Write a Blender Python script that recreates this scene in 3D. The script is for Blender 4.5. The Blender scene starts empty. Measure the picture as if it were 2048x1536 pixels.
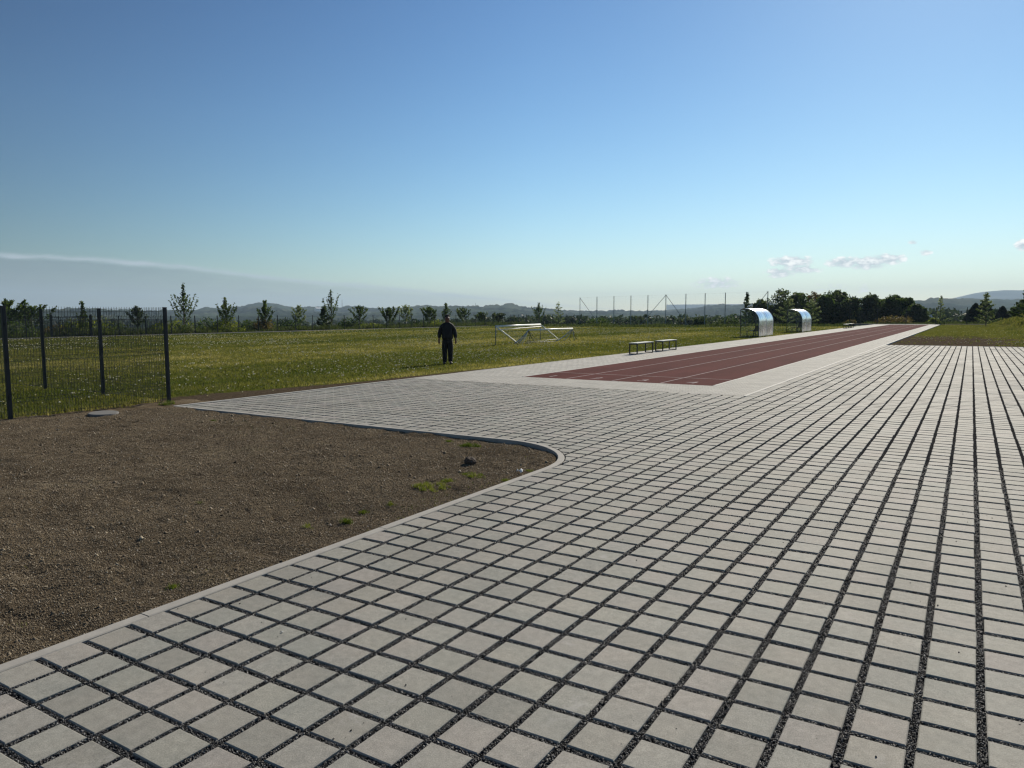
import bpy, bmesh, math, random
import numpy as np
from mathutils import Vector, Matrix

# ------------------------------------------------------------------ camera, sky, sun, exposure
SC = bpy.context.scene
COL = SC.collection
CAMZ = 1.69
YAW, PITCH, ROLL, FPX = -0.5540, 0.0933, -0.0037, 1480.95
cy_, sy_, cp_, sp_ = math.cos(YAW), math.sin(YAW), math.cos(PITCH), math.sin(PITCH)
F_ = Vector((sy_ * cp_, cy_ * cp_, -sp_))
R0 = Vector((cy_, -sy_, 0))
U0 = R0.cross(F_)
R_ = R0 * math.cos(ROLL) + U0 * math.sin(ROLL)
U_ = U0 * math.cos(ROLL) - R0 * math.sin(ROLL)
cd = bpy.data.cameras.new('camera')
cam = bpy.data.objects.new('camera', cd)
COL.objects.link(cam)
cd.sensor_width = 36.0
cd.lens = FPX / 2048 * 36
cd.clip_start = 0.05
cd.clip_end = 60000
M = Matrix.Identity(4)
for i in range(3):
    M[i][0], M[i][1], M[i][2] = R_[i], U_[i], -F_[i]
M[2][3] = CAMZ
cam.matrix_world = M
SC.camera = cam

SUN_AZ, SUN_EL = -2.0, 31.0        # degrees; azimuth measured clockwise from +Y
w = bpy.data.worlds.new('World')
SC.world = w
w.use_nodes = True
wn, wl = w.node_tree.nodes, w.node_tree.links
wn.clear()


def dir_of(x, y):
    d = F_ * FPX + R_ * (x - 1024) + U_ * (768 - y)
    return math.degrees(math.atan2(d.x, d.y)), math.degrees(math.asin(d.z / d.length))


def wmath(op, a, b=None, c=None, clamp=False):
    n = wn.new('ShaderNodeMath'); n.operation = op; n.use_clamp = clamp
    for i, v in enumerate((a, b, c)):
        if v is None: continue
        if isinstance(v, (int, float)): n.inputs[i].default_value = v
        else: wl.new(v, n.inputs[i])
    return n.outputs[0]


SKY_STRENGTH = 0.05
bg = wn.new('ShaderNodeBackground'); bg.inputs[1].default_value = SKY_STRENGTH
wo = wn.new('ShaderNodeOutputWorld')
sky = wn.new('ShaderNodeTexSky'); sky.sky_type = 'NISHITA'; sky.sun_disc = False
sky.sun_elevation = math.radians(SUN_EL)
sky.sun_rotation = math.radians(SUN_AZ)
sky.altitude = 0; sky.air_density = 1.0; sky.dust_density = 0.12; sky.ozone_density = 2.5
hs = wn.new('ShaderNodeHueSaturation'); hs.inputs['Saturation'].default_value = 0.98; wl.new(sky.outputs[0], hs.inputs['Color'])
gm = wn.new('ShaderNodeGamma'); gm.inputs[1].default_value = 1.66; wl.new(hs.outputs[0], gm.inputs[0])
sc_ = wn.new('ShaderNodeVectorMath'); sc_.operation = 'SCALE'; tn_ = wn.new('ShaderNodeVectorMath'); tn_.operation = 'MULTIPLY'; tn_.inputs[1].default_value = (.86, .965, .945); wl.new(gm.outputs[0], tn_.inputs[0]); wl.new(tn_.outputs[0], sc_.inputs[0])
ml_ = wn.new('ShaderNodeVectorMath'); ml_.operation = 'MULTIPLY_ADD'; ml_.inputs[1].default_value = (1 / 48.,) * 3; ml_.inputs[2].default_value = (1, 1, 1); wl.new(sc_.outputs[0], ml_.inputs[0])
dv_ = wn.new('ShaderNodeVectorMath'); dv_.operation = 'DIVIDE'; wl.new(sc_.outputs[0], dv_.inputs[0]); wl.new(ml_.outputs[0], dv_.inputs[1])
tc = wn.new('ShaderNodeTexCoord')
sep = wn.new('ShaderNodeSeparateXYZ'); wl.new(tc.outputs['Generated'], sep.inputs[0])
az = wmath('MULTIPLY', wmath('ARCTAN2', sep.outputs[0], sep.outputs[1]), 180 / math.pi)
el = wmath('MULTIPLY', wmath('ARCSINE', sep.outputs[2]), 180 / math.pi)
cv = wn.new('ShaderNodeCombineXYZ'); wl.new(az, cv.inputs[0]); wl.new(wmath('MULTIPLY', el, 2.2), cv.inputs[1])


def wnoise(scale, detail, rough=0.6, vec=None, dist=0.0):
    n = wn.new('ShaderNodeTexNoise'); n.inputs['Scale'].default_value = scale
    n.inputs['Detail'].default_value = detail; n.inputs['Roughness'].default_value = rough
    n.inputs['Distortion'].default_value = dist
    wl.new(vec or cv.outputs[0], n.inputs['Vector'])
    return n.outputs['Fac']


# the sky darkens away from the sun's side
away = wmath('POWER', wmath('DIVIDE', wmath('SUBTRACT', -30.0, az), 37.0, clamp=True), 1.1)
wl.new(wmath('MULTIPLY', wmath('SUBTRACT', 1.0, wmath('MULTIPLY', away, wmath('ADD', 0.36, wmath('MULTIPLY', wmath('SUBTRACT', 1.0, wmath('DIVIDE', el, 14.0), clamp=True), 0.22)))), 0.505), sc_.inputs['Scale'])
# small cumulus over the right of the view
CUM = [(1433, 566, 48, 9, .75), (1415, 573, 34, 6, .35), (1560, 545, 28, 8, .9), (1583, 524, 42, 9, 1), (1605, 538, 36, 7, .9),
       (1690, 525, 36, 8, 1), (1735, 526, 40, 10, 1), (1775, 518, 34, 8, 1), (1826, 485, 9, 4, .8), (1852, 505, 12, 5, .8), (2046, 490, 16, 8, 1),
       (1665, 574, 46, 9, .45), (1735, 578, 45, 8, .35), (2040, 530, 10, 4, .4)]
n1 = wnoise(1.3, 7, 0.62)
n2 = wnoise(0.25, 3, 0.5)
best = None
for (px_, py_, rx, ry, s_) in CUM:
    a0, e0 = dir_of(px_, py_)
    a1, _ = dir_of(px_ + rx, py_); _, e1 = dir_of(px_, py_ - ry)
    ra, re = (a1 - a0) * 1.5, (e1 - e0) * 1.9
    da = wmath('MULTIPLY', wmath('SUBTRACT', az, a0), 1 / ra)
    de = wmath('MULTIPLY', wmath('SUBTRACT', el, e0), 1 / re)
    r2 = wmath('ADD', wmath('MULTIPLY', da, da), wmath('MULTIPLY', de, de))
    m = wmath('MULTIPLY', wmath('SUBTRACT', 1.0, r2, clamp=True), s_)
    best = m if best is None else wmath('MAXIMUM', best, m)
cum = wmath('ADD', wmath('MULTIPLY', best, 0.95), wmath('MULTIPLY', wmath('SUBTRACT', n1, 0.5), 2.4))
cum = wmath('MULTIPLY', wmath('SUBTRACT', cum, 0.33), 2.4, clamp=True)
cum = wmath('MULTIPLY', cum, wmath('MULTIPLY', best, 3.0, clamp=True))
# long thin veil low on the left with a brighter upper edge
pts = [(0, 512), (200, 522), (400, 540), (560, 560), (740, 575), (1000, 602), (1250, 622)]
dd = [dir_of(*p) for p in pts]
fr = wn.new('ShaderNodeFloatCurve')
cm = fr.mapping.curves[0]
a_lo, a_hi = dd[0][0], dd[-1][0]
for i, (a, e) in enumerate(dd):
    t = (a - a_lo) / (a_hi - a_lo); v = e / 10
    if i == 0: cm.points[0].location = (t, v)
    elif i == len(dd) - 1: cm.points[len(cm.points) - 1].location = (t, v)
    else: cm.points.new(t, v)
fr.mapping.update()
wl.new(wmath('DIVIDE', wmath('SUBTRACT', az, a_lo), a_hi - a_lo, clamp=True), fr.inputs['Value'])
edge = wmath('MULTIPLY', fr.outputs[0], 10.0)
cv2 = wn.new('ShaderNodeCombineXYZ'); wl.new(wmath('MULTIPLY', az, 0.35), cv2.inputs[0]); wl.new(wmath('MULTIPLY', el, 2.5), cv2.inputs[1])
n3 = wnoise(1.0, 5, 0.6, cv2.outputs[0])
n4 = wnoise(0.5, 2, 0.5)
dist = wmath('ADD', wmath('SUBTRACT', el, edge), wmath('MULTIPLY', wmath('SUBTRACT', n4, 0.5), 0.35))
below = wmath('MULTIPLY', wmath('SUBTRACT', 0.12, dist), 3.0, clamp=True)
fade_r = wmath('SUBTRACT', 1.0, wmath('DIVIDE', wmath('SUBTRACT', az, a_lo), a_hi - a_lo, clamp=True))
veil = wmath('MULTIPLY', wmath('MULTIPLY', below, wmath('POWER', fade_r, 0.7)), wmath('ADD', 0.25, wmath('MULTIPLY', n3, 0.5)))
g_ = wmath('DIVIDE', wmath('SUBTRACT', dist, 0.06), 0.15)
rim = wmath('EXPONENT', wmath('MULTIPLY', wmath('MULTIPLY', g_, g_), -1.0))
rim = wmath('MULTIPLY', wmath('MULTIPLY', rim, wmath('POWER', fade_r, 0.45)), wmath('MULTIPLY', n3, 1.6))


def wmix(fac, a, b):
    n = wn.new('ShaderNodeMix'); n.data_type = 'RGBA'
    wl.new(fac, n.inputs[0])
    for k, v in ((6, a), (7, b)):
        if isinstance(v, tuple): n.inputs[k].default_value = v
        else: wl.new(v, n.inputs[k])
    return n.outputs[2]


c1 = wmix(wmath('MULTIPLY', veil, 1.15, clamp=True), dv_.outputs[0], (2.6, 3.35, 3.9, 1))
c2 = wmix(rim, c1, (7.6, 8.7, 9.6, 1))
cc = wmix(wmath('MULTIPLY', wmath('SUBTRACT', n1, 0.42), 5.0, clamp=True), (8.2, 9.5, 10.3, 1), (19, 19, 18.3, 1))
c3 = wmix(wmath('MULTIPLY', cum, 0.95), c2, cc)
wl.new(c3, bg.inputs[0]); wl.new(bg.outputs[0], wo.inputs[0])

sl = bpy.data.lights.new('sun', 'SUN'); sl.energy = 4.0; sl.angle = math.radians(0.5); sl.color = (1.0, 0.92, 0.78)
so = bpy.data.objects.new('sun', sl); COL.objects.link(so)
sa, se = math.radians(SUN_AZ), math.radians(SUN_EL)
SV = Vector((math.sin(sa) * math.cos(se), math.cos(sa) * math.cos(se), math.sin(se)))
so.rotation_euler = (-SV).to_track_quat('-Z', 'Y').to_euler()
so.location = (0, 30, 60)
SC.view_settings.view_transform = 'Standard'
SC.view_settings.look = 'None'
SC.view_settings.gamma = 1
SC.view_settings.use_curve_mapping = False
SC.view_settings.exposure = 0.5
SC.render.engine = 'CYCLES'
SC.cycles.max_bounces = 8
SC.cycles.transparent_max_bounces = 24
SC.cycles.volume_bounces = 0
SC.cycles.use_denoising = True
SC.cycles.filter_width = 1.3 if hasattr(SC.cycles, 'filter_width') else 1.5

rng = np.random.default_rng(7)
rnd = random.Random(7)


# ------------------------------------------------------------------ helpers
def tag(o, label=None, cat=None, group=None, kind=None):
    if label: o['label'] = label
    if cat: o['category'] = cat
    if group: o['group'] = group
    if kind: o['kind'] = kind
    return o


def link(name, me, mat=None, parent=None, smooth=False):
    o = bpy.data.objects.new(name, me); COL.objects.link(o)
    if mat is not None:
        for m_ in (mat if isinstance(mat, (list, tuple)) else [mat]): me.materials.append(m_)
    if parent is not None: o.parent = parent
    if smooth: me.polygons.foreach_set('use_smooth', np.ones(len(me.polygons), dtype=bool))
    return o


def np_mesh(name, V, faces, rndattr=None, mats=None):
    """V (n,3); faces list of int arrays each (m,k); rndattr per-vertex float."""
    me = bpy.data.meshes.new(name)
    V = np.asarray(V, dtype=np.float32)
    me.vertices.add(len(V)); me.vertices.foreach_set('co', V.ravel())
    tot = [np.full(len(f), f.shape[1], dtype=np.int32) for f in faces]
    idx = np.concatenate([f.ravel() for f in faces]).astype(np.int32)
    cnt = np.concatenate(tot)
    st = np.concatenate([[0], np.cumsum(cnt)[:-1]]).astype(np.int32)
    me.loops.add(len(idx)); me.loops.foreach_set('vertex_index', idx)
    me.polygons.add(len(cnt)); me.polygons.foreach_set('loop_start', st)
    try: me.polygons.foreach_set('loop_total', cnt)
    except Exception: pass
    if mats is not None: me.polygons.foreach_set('material_index', np.asarray(mats, dtype=np.int32))
    me.update(calc_edges=True); me.validate()
    if rndattr is not None:
        a = me.attributes.new('rnd', 'FLOAT', 'POINT'); a.data.foreach_set('value', np.asarray(rndattr, dtype=np.float32))
    return me


def empty(name, loc=(0, 0, 0), rz=0.0):
    o = bpy.data.objects.new(name, None); COL.objects.link(o)
    o.location = loc; o.rotation_euler = (0, 0, rz); o.empty_display_size = 0.3
    return o


class MB:
    def __init__(s): s.v = []; s.f = []
    def add(s, vs, fs):
        b = len(s.v); s.v += [tuple(v) for v in vs]; s.f += [tuple(i + b for i in f) for f in fs]
    def box(s, x0, x1, y0, y1, z0, z1):
        s.add([(x0, y0, z0), (x1, y0, z0), (x1, y1, z0), (x0, y1, z0), (x0, y0, z1), (x1, y0, z1), (x1, y1, z1), (x0, y1, z1)],
              [(0, 3, 2, 1), (4, 5, 6, 7), (0, 1, 5, 4), (1, 2, 6, 5), (2, 3, 7, 6), (3, 0, 4, 7)])
    def bbox(s, x0, x1, y0, y1, z0, z1, b=0.004):
        """box with chamfered vertical and top edges"""
        xs = [(x0 + b, y0), (x1 - b, y0), (x1, y0 + b), (x1, y1 - b), (x1 - b, y1), (x0 + b, y1), (x0, y1 - b), (x0, y0 + b)]
        cx, cy = (x0 + x1) / 2, (y0 + y1) / 2
        def ins(p): return (p[0] + (b if p[0] < cx else -b), p[1] + (b if p[1] < cy else -b))
        vs = [(p[0], p[1], z0) for p in xs] + [(p[0], p[1], z1 - b) for p in xs] + [(*ins(p), z1) for p in xs]
        fs = [tuple(range(7, -1, -1)), tuple(range(16, 24))]
        for k in range(2):
            for i in range(8):
                j = (i + 1) % 8; fs.append((k * 8 + i, k * 8 + j, k * 8 + 8 + j, k * 8 + 8 + i))
        s.add(vs, fs)
    def tube(s, pts, r, n=6, cap=True):
        P = [Vector(p) for p in pts]; m = len(P)
        R = r if isinstance(r, (list, tuple)) else [r] * m
        vs = []; prev = None
        for i in range(m):
            t = (P[min(i + 1, m - 1)] - P[max(i - 1, 0)])
            t = t.normalized() if t.length > 1e-9 else Vector((0, 0, 1))
            if prev is None:
                a = Vector((0, 0, 1)) if abs(t.z) < 0.9 else Vector((1, 0, 0))
                u = t.cross(a).normalized()
            else:
                u = (prev - t * prev.dot(t))
                u = u.normalized() if u.length > 1e-6 else t.orthogonal().normalized()
            prev = u; v = t.cross(u)
            for k in range(n):
                a = 2 * math.pi * (k + .5) / n
                vs.append(P[i] + (u * math.cos(a) + v * math.sin(a)) * R[i])
        fs = []
        for i in range(m - 1):
            for k in range(n):
                k2 = (k + 1) % n
                fs.append((i * n + k, i * n + k2, (i + 1) * n + k2, (i + 1) * n + k))
        if cap and n > 2:
            fs.append(tuple(range(n - 1, -1, -1))); fs.append(tuple(range((m - 1) * n, m * n)))
        s.add(vs, fs)
    def mesh(s, name):
        me = bpy.data.meshes.new(name); me.from_pydata(s.v, [], s.f); me.update()
        return me
    def build(s, name, mat, parent=None, smooth=False):
        return link(name, s.mesh(name), mat, parent, smooth)


def _h(ix, iy, seed):
    n = (ix.astype(np.int64) * 374761393 + iy.astype(np.int64) * 668265263 + seed * 974711) & 0x7fffffff
    n = ((n ^ (n >> 13)) * 1274126177) & 0x7fffffff
    return ((n ^ (n >> 16)) & 0xffff) / 65535.0


def vnoise(x, y, seed=0):
    x = np.asarray(x, float); y = np.asarray(y, float)
    ix, iy = np.floor(x), np.floor(y); fx, fy = x - ix, y - iy
    fx = fx * fx * (3 - 2 * fx); fy = fy * fy * (3 - 2 * fy)
    a = _h(ix, iy, seed); b = _h(ix + 1, iy, seed); c = _h(ix, iy + 1, seed); d = _h(ix + 1, iy + 1, seed)
    return a + (b - a) * fx + (c - a) * fy + (a - b - c + d) * fx * fy


def fbm(x, y, oct=4, seed=0, gain=.5):
    s = 0; a = 1; t = 0
    for k in range(oct):
        s = s + a * vnoise(x * 2 ** k + 13.7 * k, y * 2 ** k + 7.3 * k, seed + k); t += a; a *= gain
    return s / t


def sstep(a, b, x):
    t = np.clip((x - a) / (b - a), 0, 1); return t * t * (3 - 2 * t)


def copy_thing(root, loc=None, rz=None):
    r = root.copy(); COL.objects.link(r)
    if loc is not None: r.location = loc
    if rz is not None: r.rotation_euler = (0, 0, rz)
    for ch in list(root.children):
        c = ch.copy(); COL.objects.link(c); c.parent = r
        for g in list(ch.children):
            d = g.copy(); COL.objects.link(d); d.parent = c
    return r


# ------------------------------------------------------------------ materials
class Mat:
    def __init__(s, name):
        s.m = bpy.data.materials.new(name); s.m.use_nodes = True
        s.n = s.m.node_tree.nodes; s.l = s.m.node_tree.links
        s.b = s.n['Principled BSDF']; s.out = s.n['Material Output']
    def set(s, **k):
        for a, v in k.items():
            s.b.inputs[a.replace('_', ' ')].default_value = v
        return s
    def coord(s, kind='Object'):
        t = s.n.new('ShaderNodeTexCoord'); return t.outputs[kind]
    def mapping(s, vec, scale=(1, 1, 1), rot=(0, 0, 0)):
        mp = s.n.new('ShaderNodeMapping'); mp.inputs['Scale'].default_value = scale; mp.inputs['Rotation'].default_value = rot
        s.l.new(vec, mp.inputs[0]); return mp.outputs[0]
    def noise(s, scale, detail=4, rough=.6, vec=None, out='Fac'):
        t = s.n.new('ShaderNodeTexNoise'); t.inputs['Scale'].default_value = scale
        t.inputs['Detail'].default_value = detail; t.inputs['Roughness'].default_value = rough
        s.l.new(vec if vec is not None else s.coord(), t.inputs['Vector']); return t.outputs[out]
    def vor(s, scale, vec=None, out='Distance', feature='F1'):
        t = s.n.new('ShaderNodeTexVoronoi'); t.feature = feature; t.inputs['Scale'].default_value = scale
        s.l.new(vec if vec is not None else s.coord(), t.inputs['Vector']); return t.outputs[out]
    def ramp(s, fac, stops, interp='LINEAR'):
        r = s.n.new('ShaderNodeValToRGB'); r.color_ramp.interpolation = interp; e = r.color_ramp.elements
        while len(e) < len(stops): e.new(0.5)
        for i, (p, c) in enumerate(stops):
            e[i].position = p; e[i].color = (*c, 1) if len(c) == 3 else c
        s.l.new(fac, r.inputs[0]); return r.outputs[0]
    def mix(s, fac, a, b, mode='MIX'):
        n = s.n.new('ShaderNodeMix'); n.data_type = 'RGBA'; n.blend_type = mode
        if isinstance(fac, (int, float)): n.inputs[0].default_value = fac
        else: s.l.new(fac, n.inputs[0])
        for k, v in ((6, a), (7, b)):
            if isinstance(v, tuple): n.inputs[k].default_value = (*v, 1) if len(v) == 3 else v
            else: s.l.new(v, n.inputs[k])
        return n.outputs[2]
    def math(s, op, a, b=None, clamp=False):
        n = s.n.new('ShaderNodeMath'); n.operation = op; n.use_clamp = clamp
        for i, v in enumerate((a, b)):
            if v is None: continue
            if isinstance(v, (int, float)): n.inputs[i].default_value = v
            else: s.l.new(v, n.inputs[i])
        return n.outputs[0]
    def attr(s, name='rnd'):
        a = s.n.new('ShaderNodeAttribute'); a.attribute_name = name; return a.outputs['Fac']
    def bump(s, h, strength=.5, dist=.01):
        b = s.n.new('ShaderNodeBump'); b.inputs['Strength'].default_value = strength; b.inputs['Distance'].default_value = dist
        s.l.new(h, b.inputs['Height']); s.l.new(b.outputs[0], s.b.inputs['Normal']); return s
    def col(s, c):
        s.l.new(c, s.b.inputs['Base Color']); return s
    def rough(s, c):
        s.l.new(c, s.b.inputs['Roughness']); return s
    def translucent(s, c, fac=.5):
        t = s.n.new('ShaderNodeBsdfTranslucent'); mx = s.n.new('ShaderNodeMixShader'); mx.inputs[0].default_value = fac
        if isinstance(c, tuple): t.inputs[0].default_value = (*c, 1)
        else: s.l.new(c, t.inputs[0])
        s.l.new(s.b.outputs[0], mx.inputs[1]); s.l.new(t.outputs[0], mx.inputs[2]); s.l.new(mx.outputs[0], s.out.inputs[0])
        return s


def simple(name, c, rough=.6, metal=0., nz=.15, scale=8., bump=0.0, spec=None):
    m = Mat(name); m.set(Roughness=rough, Metallic=metal)
    if spec is not None: m.b.inputs['Specular IOR Level'].default_value = spec
    n = m.noise(scale, 5)
    m.col(m.mix(n, tuple(x * (1 - nz) for x in c), tuple(min(1, x * (1 + nz)) for x in c)))
    if bump: m.bump(m.noise(scale * 6, 4), .4, bump)
    return m.m


def m_paver():
    m = Mat('concrete_paver')
    c = m.coord()
    a = m.attr()
    base = m.ramp(a, [(0, (.255, .246, .215)), (.2, (.272, .262, .23)), (.45, (.285, .28, .242)), (.65, (.295, .275, .248)), (.85, (.28, .278, .245)), (1, (.305, .292, .258))])
    big = m.ramp(m.noise(2.2, 4, .6, c), [(.3, (.86, .88, .88)), (.7, (1.1, 1.06, 1.04))])
    col = m.mix(1, base, big, 'MULTIPLY')
    blot = m.ramp(m.noise(22, 5, .65, c), [(.3, (.84, .84, .84)), (.7, (1.12, 1.12, 1.12))])
    col = m.mix(1, col, blot, 'MULTIPLY')
    fine = m.ramp(m.noise(190, 5, .8, c), [(.32, (.62, .62, .61)), (.5, (1, 1, 1)), (.68, (1.38, 1.37, 1.35))])
    col = m.mix(1, col, fine, 'MULTIPLY')
    pits = m.ramp(m.vor(95, c), [(0, (.35, .35, .35)), (.09, (1, 1, 1))])
    pk = m.ramp(m.noise(9, 2, .5, c), [(.5, (0, 0, 0)), (.62, (1, 1, 1))])
    col = m.mix(pk, col, m.mix(1, col, pits, 'MULTIPLY'))
    grime = m.ramp(m.noise(.42, 6, .7, m.mapping(c, (1.6, .5, 1))), [(.34, (.86, .85, .83)), (.52, (1, 1, 1)), (.7, (1.05, 1.05, 1.04))])
    col = m.mix(1, col, grime, 'MULTIPLY')
    eff = m.ramp(m.noise(3.1, 6, .75, c), [(.60, (0, 0, 0)), (.74, (.55, .55, .55))])
    col = m.mix(eff, col, (.42, .40, .38))
    m.col(col)
    m.set(Roughness=.78)
    m.b.inputs['Specular IOR Level'].default_value = .30
    h = m.math('ADD', m.noise(260, 3, .7, c), m.math('MULTIPLY', m.noise(30, 3, .6, c), .6))
    m.bump(h, .55, .0022)
    return m.m


def m_gravel():
    m = Mat('basalt_chips')
    c = m.coord()
    v = m.vor(160, c, 'Color')
    d = m.vor(160, c, 'Distance')
    sp = m.n.new('ShaderNodeSeparateColor'); m.l.new(v, sp.inputs[0])
    m.col(m.ramp(sp.outputs[0], [(0, (.010, .010, .011)), (.6, (.026, .026, .028)), (.9, (.06, .06, .063)), (1, (.14, .14, .14))]))
    m.set(Roughness=1.0); m.b.inputs['Specular IOR Level'].default_value = 0; m.bump(d, 1.0, .006)
    return m.m


def m_attrcol(name, stops, rough=.8, spec=.3, trans=None, tfac=.4):
    m = Mat(name); c = m.ramp(m.attr(), stops)
    m.col(c); m.set(Roughness=rough); m.b.inputs['Specular IOR Level'].default_value = spec
    if trans: m.translucent(m.mix(1, c, trans, 'MULTIPLY'), tfac)
    return m.m


def m_soil():
    m = Mat('dry_soil')
    c = m.coord()
    a = m.ramp(m.noise(1.1, 5, .6, c), [(.28, (.088, .068, .048)), (.48, (.146, .118, .084)), (.66, (.198, .162, .116)), (.8, (.25, .21, .152))])
    b = m.ramp(m.noise(26, 6, .7, c), [(.3, (.55, .55, .55)), (.7, (1.4, 1.36, 1.3))])
    col = m.mix(1, a, b, 'MULTIPLY')
    f = m.ramp(m.noise(240, 3, .7, c), [(.35, (.5, .5, .5)), (.7, (1.7, 1.65, 1.55))])
    col = m.mix(1, col, f, 'MULTIPLY')
    gr = m.ramp(m.noise(.55, 5, .7, c), [(.6, (0, 0, 0)), (.75, (.35, .35, .35))])
    col = m.mix(gr, col, (.09, .10, .035))
    m.col(col); m.set(Roughness=1.0); m.b.inputs['Specular IOR Level'].default_value = 0
    h = m.math('ADD', m.noise(60, 5, .7, c), m.noise(300, 3, .7, c))
    m.bump(h, .9, .012)
    return m.m


def m_lawn():
    m = Mat('lawn_turf')
    c = m.coord()
    st = m.mapping(c, (.30, .05, 1), (0, 0, .12))
    big = m.noise(1.0, 4, .55, st)
    a = m.ramp(big, [(.32, (.060, .085, .016)), (.44, (.095, .11, .022)), (.54, (.17, .165, .05)), (.64, (.11, .125, .026)), (.76, (.19, .165, .06))])
    b = m.ramp(m.noise(.35, 5, .65, c), [(.3, (.72, .78, .7)), (.7, (1.25, 1.2, 1.1))])
    col = m.mix(1, a, b, 'MULTIPLY')
    f = m.ramp(m.noise(9, 5, .75, c), [(.3, (.62, .62, .6)), (.7, (1.4, 1.4, 1.35))])
    col = m.mix(1, col, f, 'MULTIPLY')
    w_ = m.n.new('ShaderNodeAttribute'); w_.attribute_name = 'bare'
    bare = m.math('MULTIPLY', m.math('SUBTRACT', m.math('ADD', w_.outputs['Fac'], m.math('MULTIPLY', m.noise(2.2, 5, .7, c), .9)), .85), 4, clamp=True)
    soil = m.ramp(m.noise(14, 5, .7, c), [(.3, (.050, .037, .026)), (.7, (.135, .105, .072))])
    col = m.mix(bare, col, soil)
    m.col(col); m.set(Roughness=1.0); m.b.inputs['Specular IOR Level'].default_value = 0
    m.bump(m.noise(25, 5, .8, c), .9, .05)
    return m.m


def m_track():
    m = Mat('red_rubber_track')
    c = m.coord()
    col = m.ramp(m.noise(90, 4, .8, c), [(.3, (.056, .018, .016)), (.5, (.098, .031, .027)), (.7, (.150, .054, .048))])
    b = m.ramp(m.noise(.8, 5, .7, m.mapping(c, (1.5, .25, 1))), [(.3, (.80, .82, .82)), (.7, (1.20, 1.18, 1.18))])
    col = m.mix(1, col, b, 'MULTIPLY')
    m.col(col); m.set(Roughness=1.0); m.b.inputs['Specular IOR Level'].default_value = .04
    m.bump(m.noise(300, 3, .8, c), .5, .003)
    return m.m


def m_blocks(name, bw, bh, rot=0.0):
    m = Mat(name)
    c = m.coord(); v = m.mapping(c, (1, 1, 1), (0, 0, rot))
    t = m.n.new('ShaderNodeTexBrick'); m.l.new(v, t.inputs['Vector'])
    t.inputs['Scale'].default_value = 1; t.inputs['Brick Width'].default_value = bw; t.inputs['Row Height'].default_value = bh
    t.inputs['Mortar Size'].default_value = .006; t.inputs['Mortar Smooth'].default_value = .3; t.inputs['Bias'].default_value = 0
    t.inputs['Color1'].default_value = (.36, .345, .31, 1); t.inputs['Color2'].default_value = (.44, .42, .38, 1); t.inputs['Mortar'].default_value = (.12, .115, .10, 1)
    b = m.ramp(m.noise(1.2, 5, .65, c), [(.3, (.86, .86, .86)), (.7, (1.12, 1.12, 1.1))])
    col = m.mix(1, t.outputs['Color'], b, 'MULTIPLY')
    f = m.ramp(m.noise(160, 3, .7, c), [(.3, (.8, .8, .8)), (.7, (1.2, 1.2, 1.2))])
    col = m.mix(1, col, f, 'MULTIPLY')
    m.col(col); m.set(Roughness=.85); m.b.inputs['Specular IOR Level'].default_value = .22
    h = m.math('SUBTRACT', 1.0, t.outputs['Fac'])
    m.bump(h, .8, .004)
    return m.m


def m_hill():
    m = Mat('wooded_hills')
    c = m.coord('Object')
    mp = m.mapping(c, (.0011, .0011, .004))
    k = m.noise(3.0, 5, .6, mp)
    fields = m.ramp(m.vor(.0033, c, 'Color'), [(0, (.035, .056, .030)), (.5, (.050, .070, .036)), (1, (.085, .09, .05))])
    forest = m.ramp(m.noise(.03, 4, .7, c), [(.3, (.008, .016, .010)), (.7, (.026, .040, .018))])
    mask = m.ramp(k, [(.50, (0, 0, 0)), (.53, (1, 1, 1))])
    m.col(m.mix(mask, forest, fields)); m.set(Roughness=1); m.b.inputs['Specular IOR Level'].default_value = 0
    return m.m


M_PAVER = m_paver(); M_GRAVEL = m_gravel(); M_SOIL = m_soil(); M_LAWN = m_lawn(); M_TRACK = m_track()
M_CHIP = m_attrcol('loose_chips', [(0, (.020, .020, .021)), (.55, (.055, .055, .057)), (.85, (.13, .13, .132)), (1, (.28, .28, .27))], .6, .5)
M_CRUMB = m_attrcol('soil_crumbs', [(0, (.088, .067, .045)), (.5, (.160, .127, .087)), (.88, (.25, .204, .142)), (.985, (.36, .305, .22)), (1, (.55, .52, .45))], .9, .2)
M_BLADE = m_attrcol('grass_blades', [(0, (.042, .058, .012)), (.4, (.080, .090, .020)), (.7, (.145, .138, .040)), (1, (.27, .235, .10))], .6, .3, (1.5, 1.5, 1.0), .5)
M_WEEDG = m_attrcol('weed_blades', [(0, (.04, .065, .010)), (.6, (.085, .115, .018)), (1, (.18, .19, .05))], .6, .3, (1.5, 1.5, .9), .5)
M_DAND = m_attrcol('dandelion_heads', [(0, (.62, .55, .28)), (.6, (.72, .68, .52)), (1, (.85, .83, .76))], .9, .1, (1.0, 1.0, .95), .35)
M_KERB = simple('kerb_concrete', (.33, .31, .275), .85, 0, .25, 7, .003)
M_KERBL = simple('pale_kerb_concrete', (.41, .395, .355), .8, 0, .1, 10, .002)
M_BLOCKS = m_blocks('narrow_joint_blocks', .20, .10)
M_BLOCKS2 = m_blocks('square_blocks', .20, .20)
M_LINE = simple('line_paint', (.40, .32, .31), .9, 0, .3, 9, spec=.05)
M_ANTH = simple('anthracite_powder_coat', (.006, .007, .009), .55, .0, .15, 20)
M_WIRE = simple('anthracite_wire', (.010, .013, .013), .45, .0, .1, 20)
M_BLACK = simple('black_steel', (.012, .013, .014), .5, 0, .15, 20)
M_GALV = simple('galvanised_steel', (.16, .20, .22), .45, .6, .15, 12)
M_WHITE = simple('white_coated_metal', (.72, .72, .68), .4, .0, .08, 10)
M_GREYT = simple('grey_webbing', (.34, .36, .37), .7, 0, .2, 30)
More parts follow.
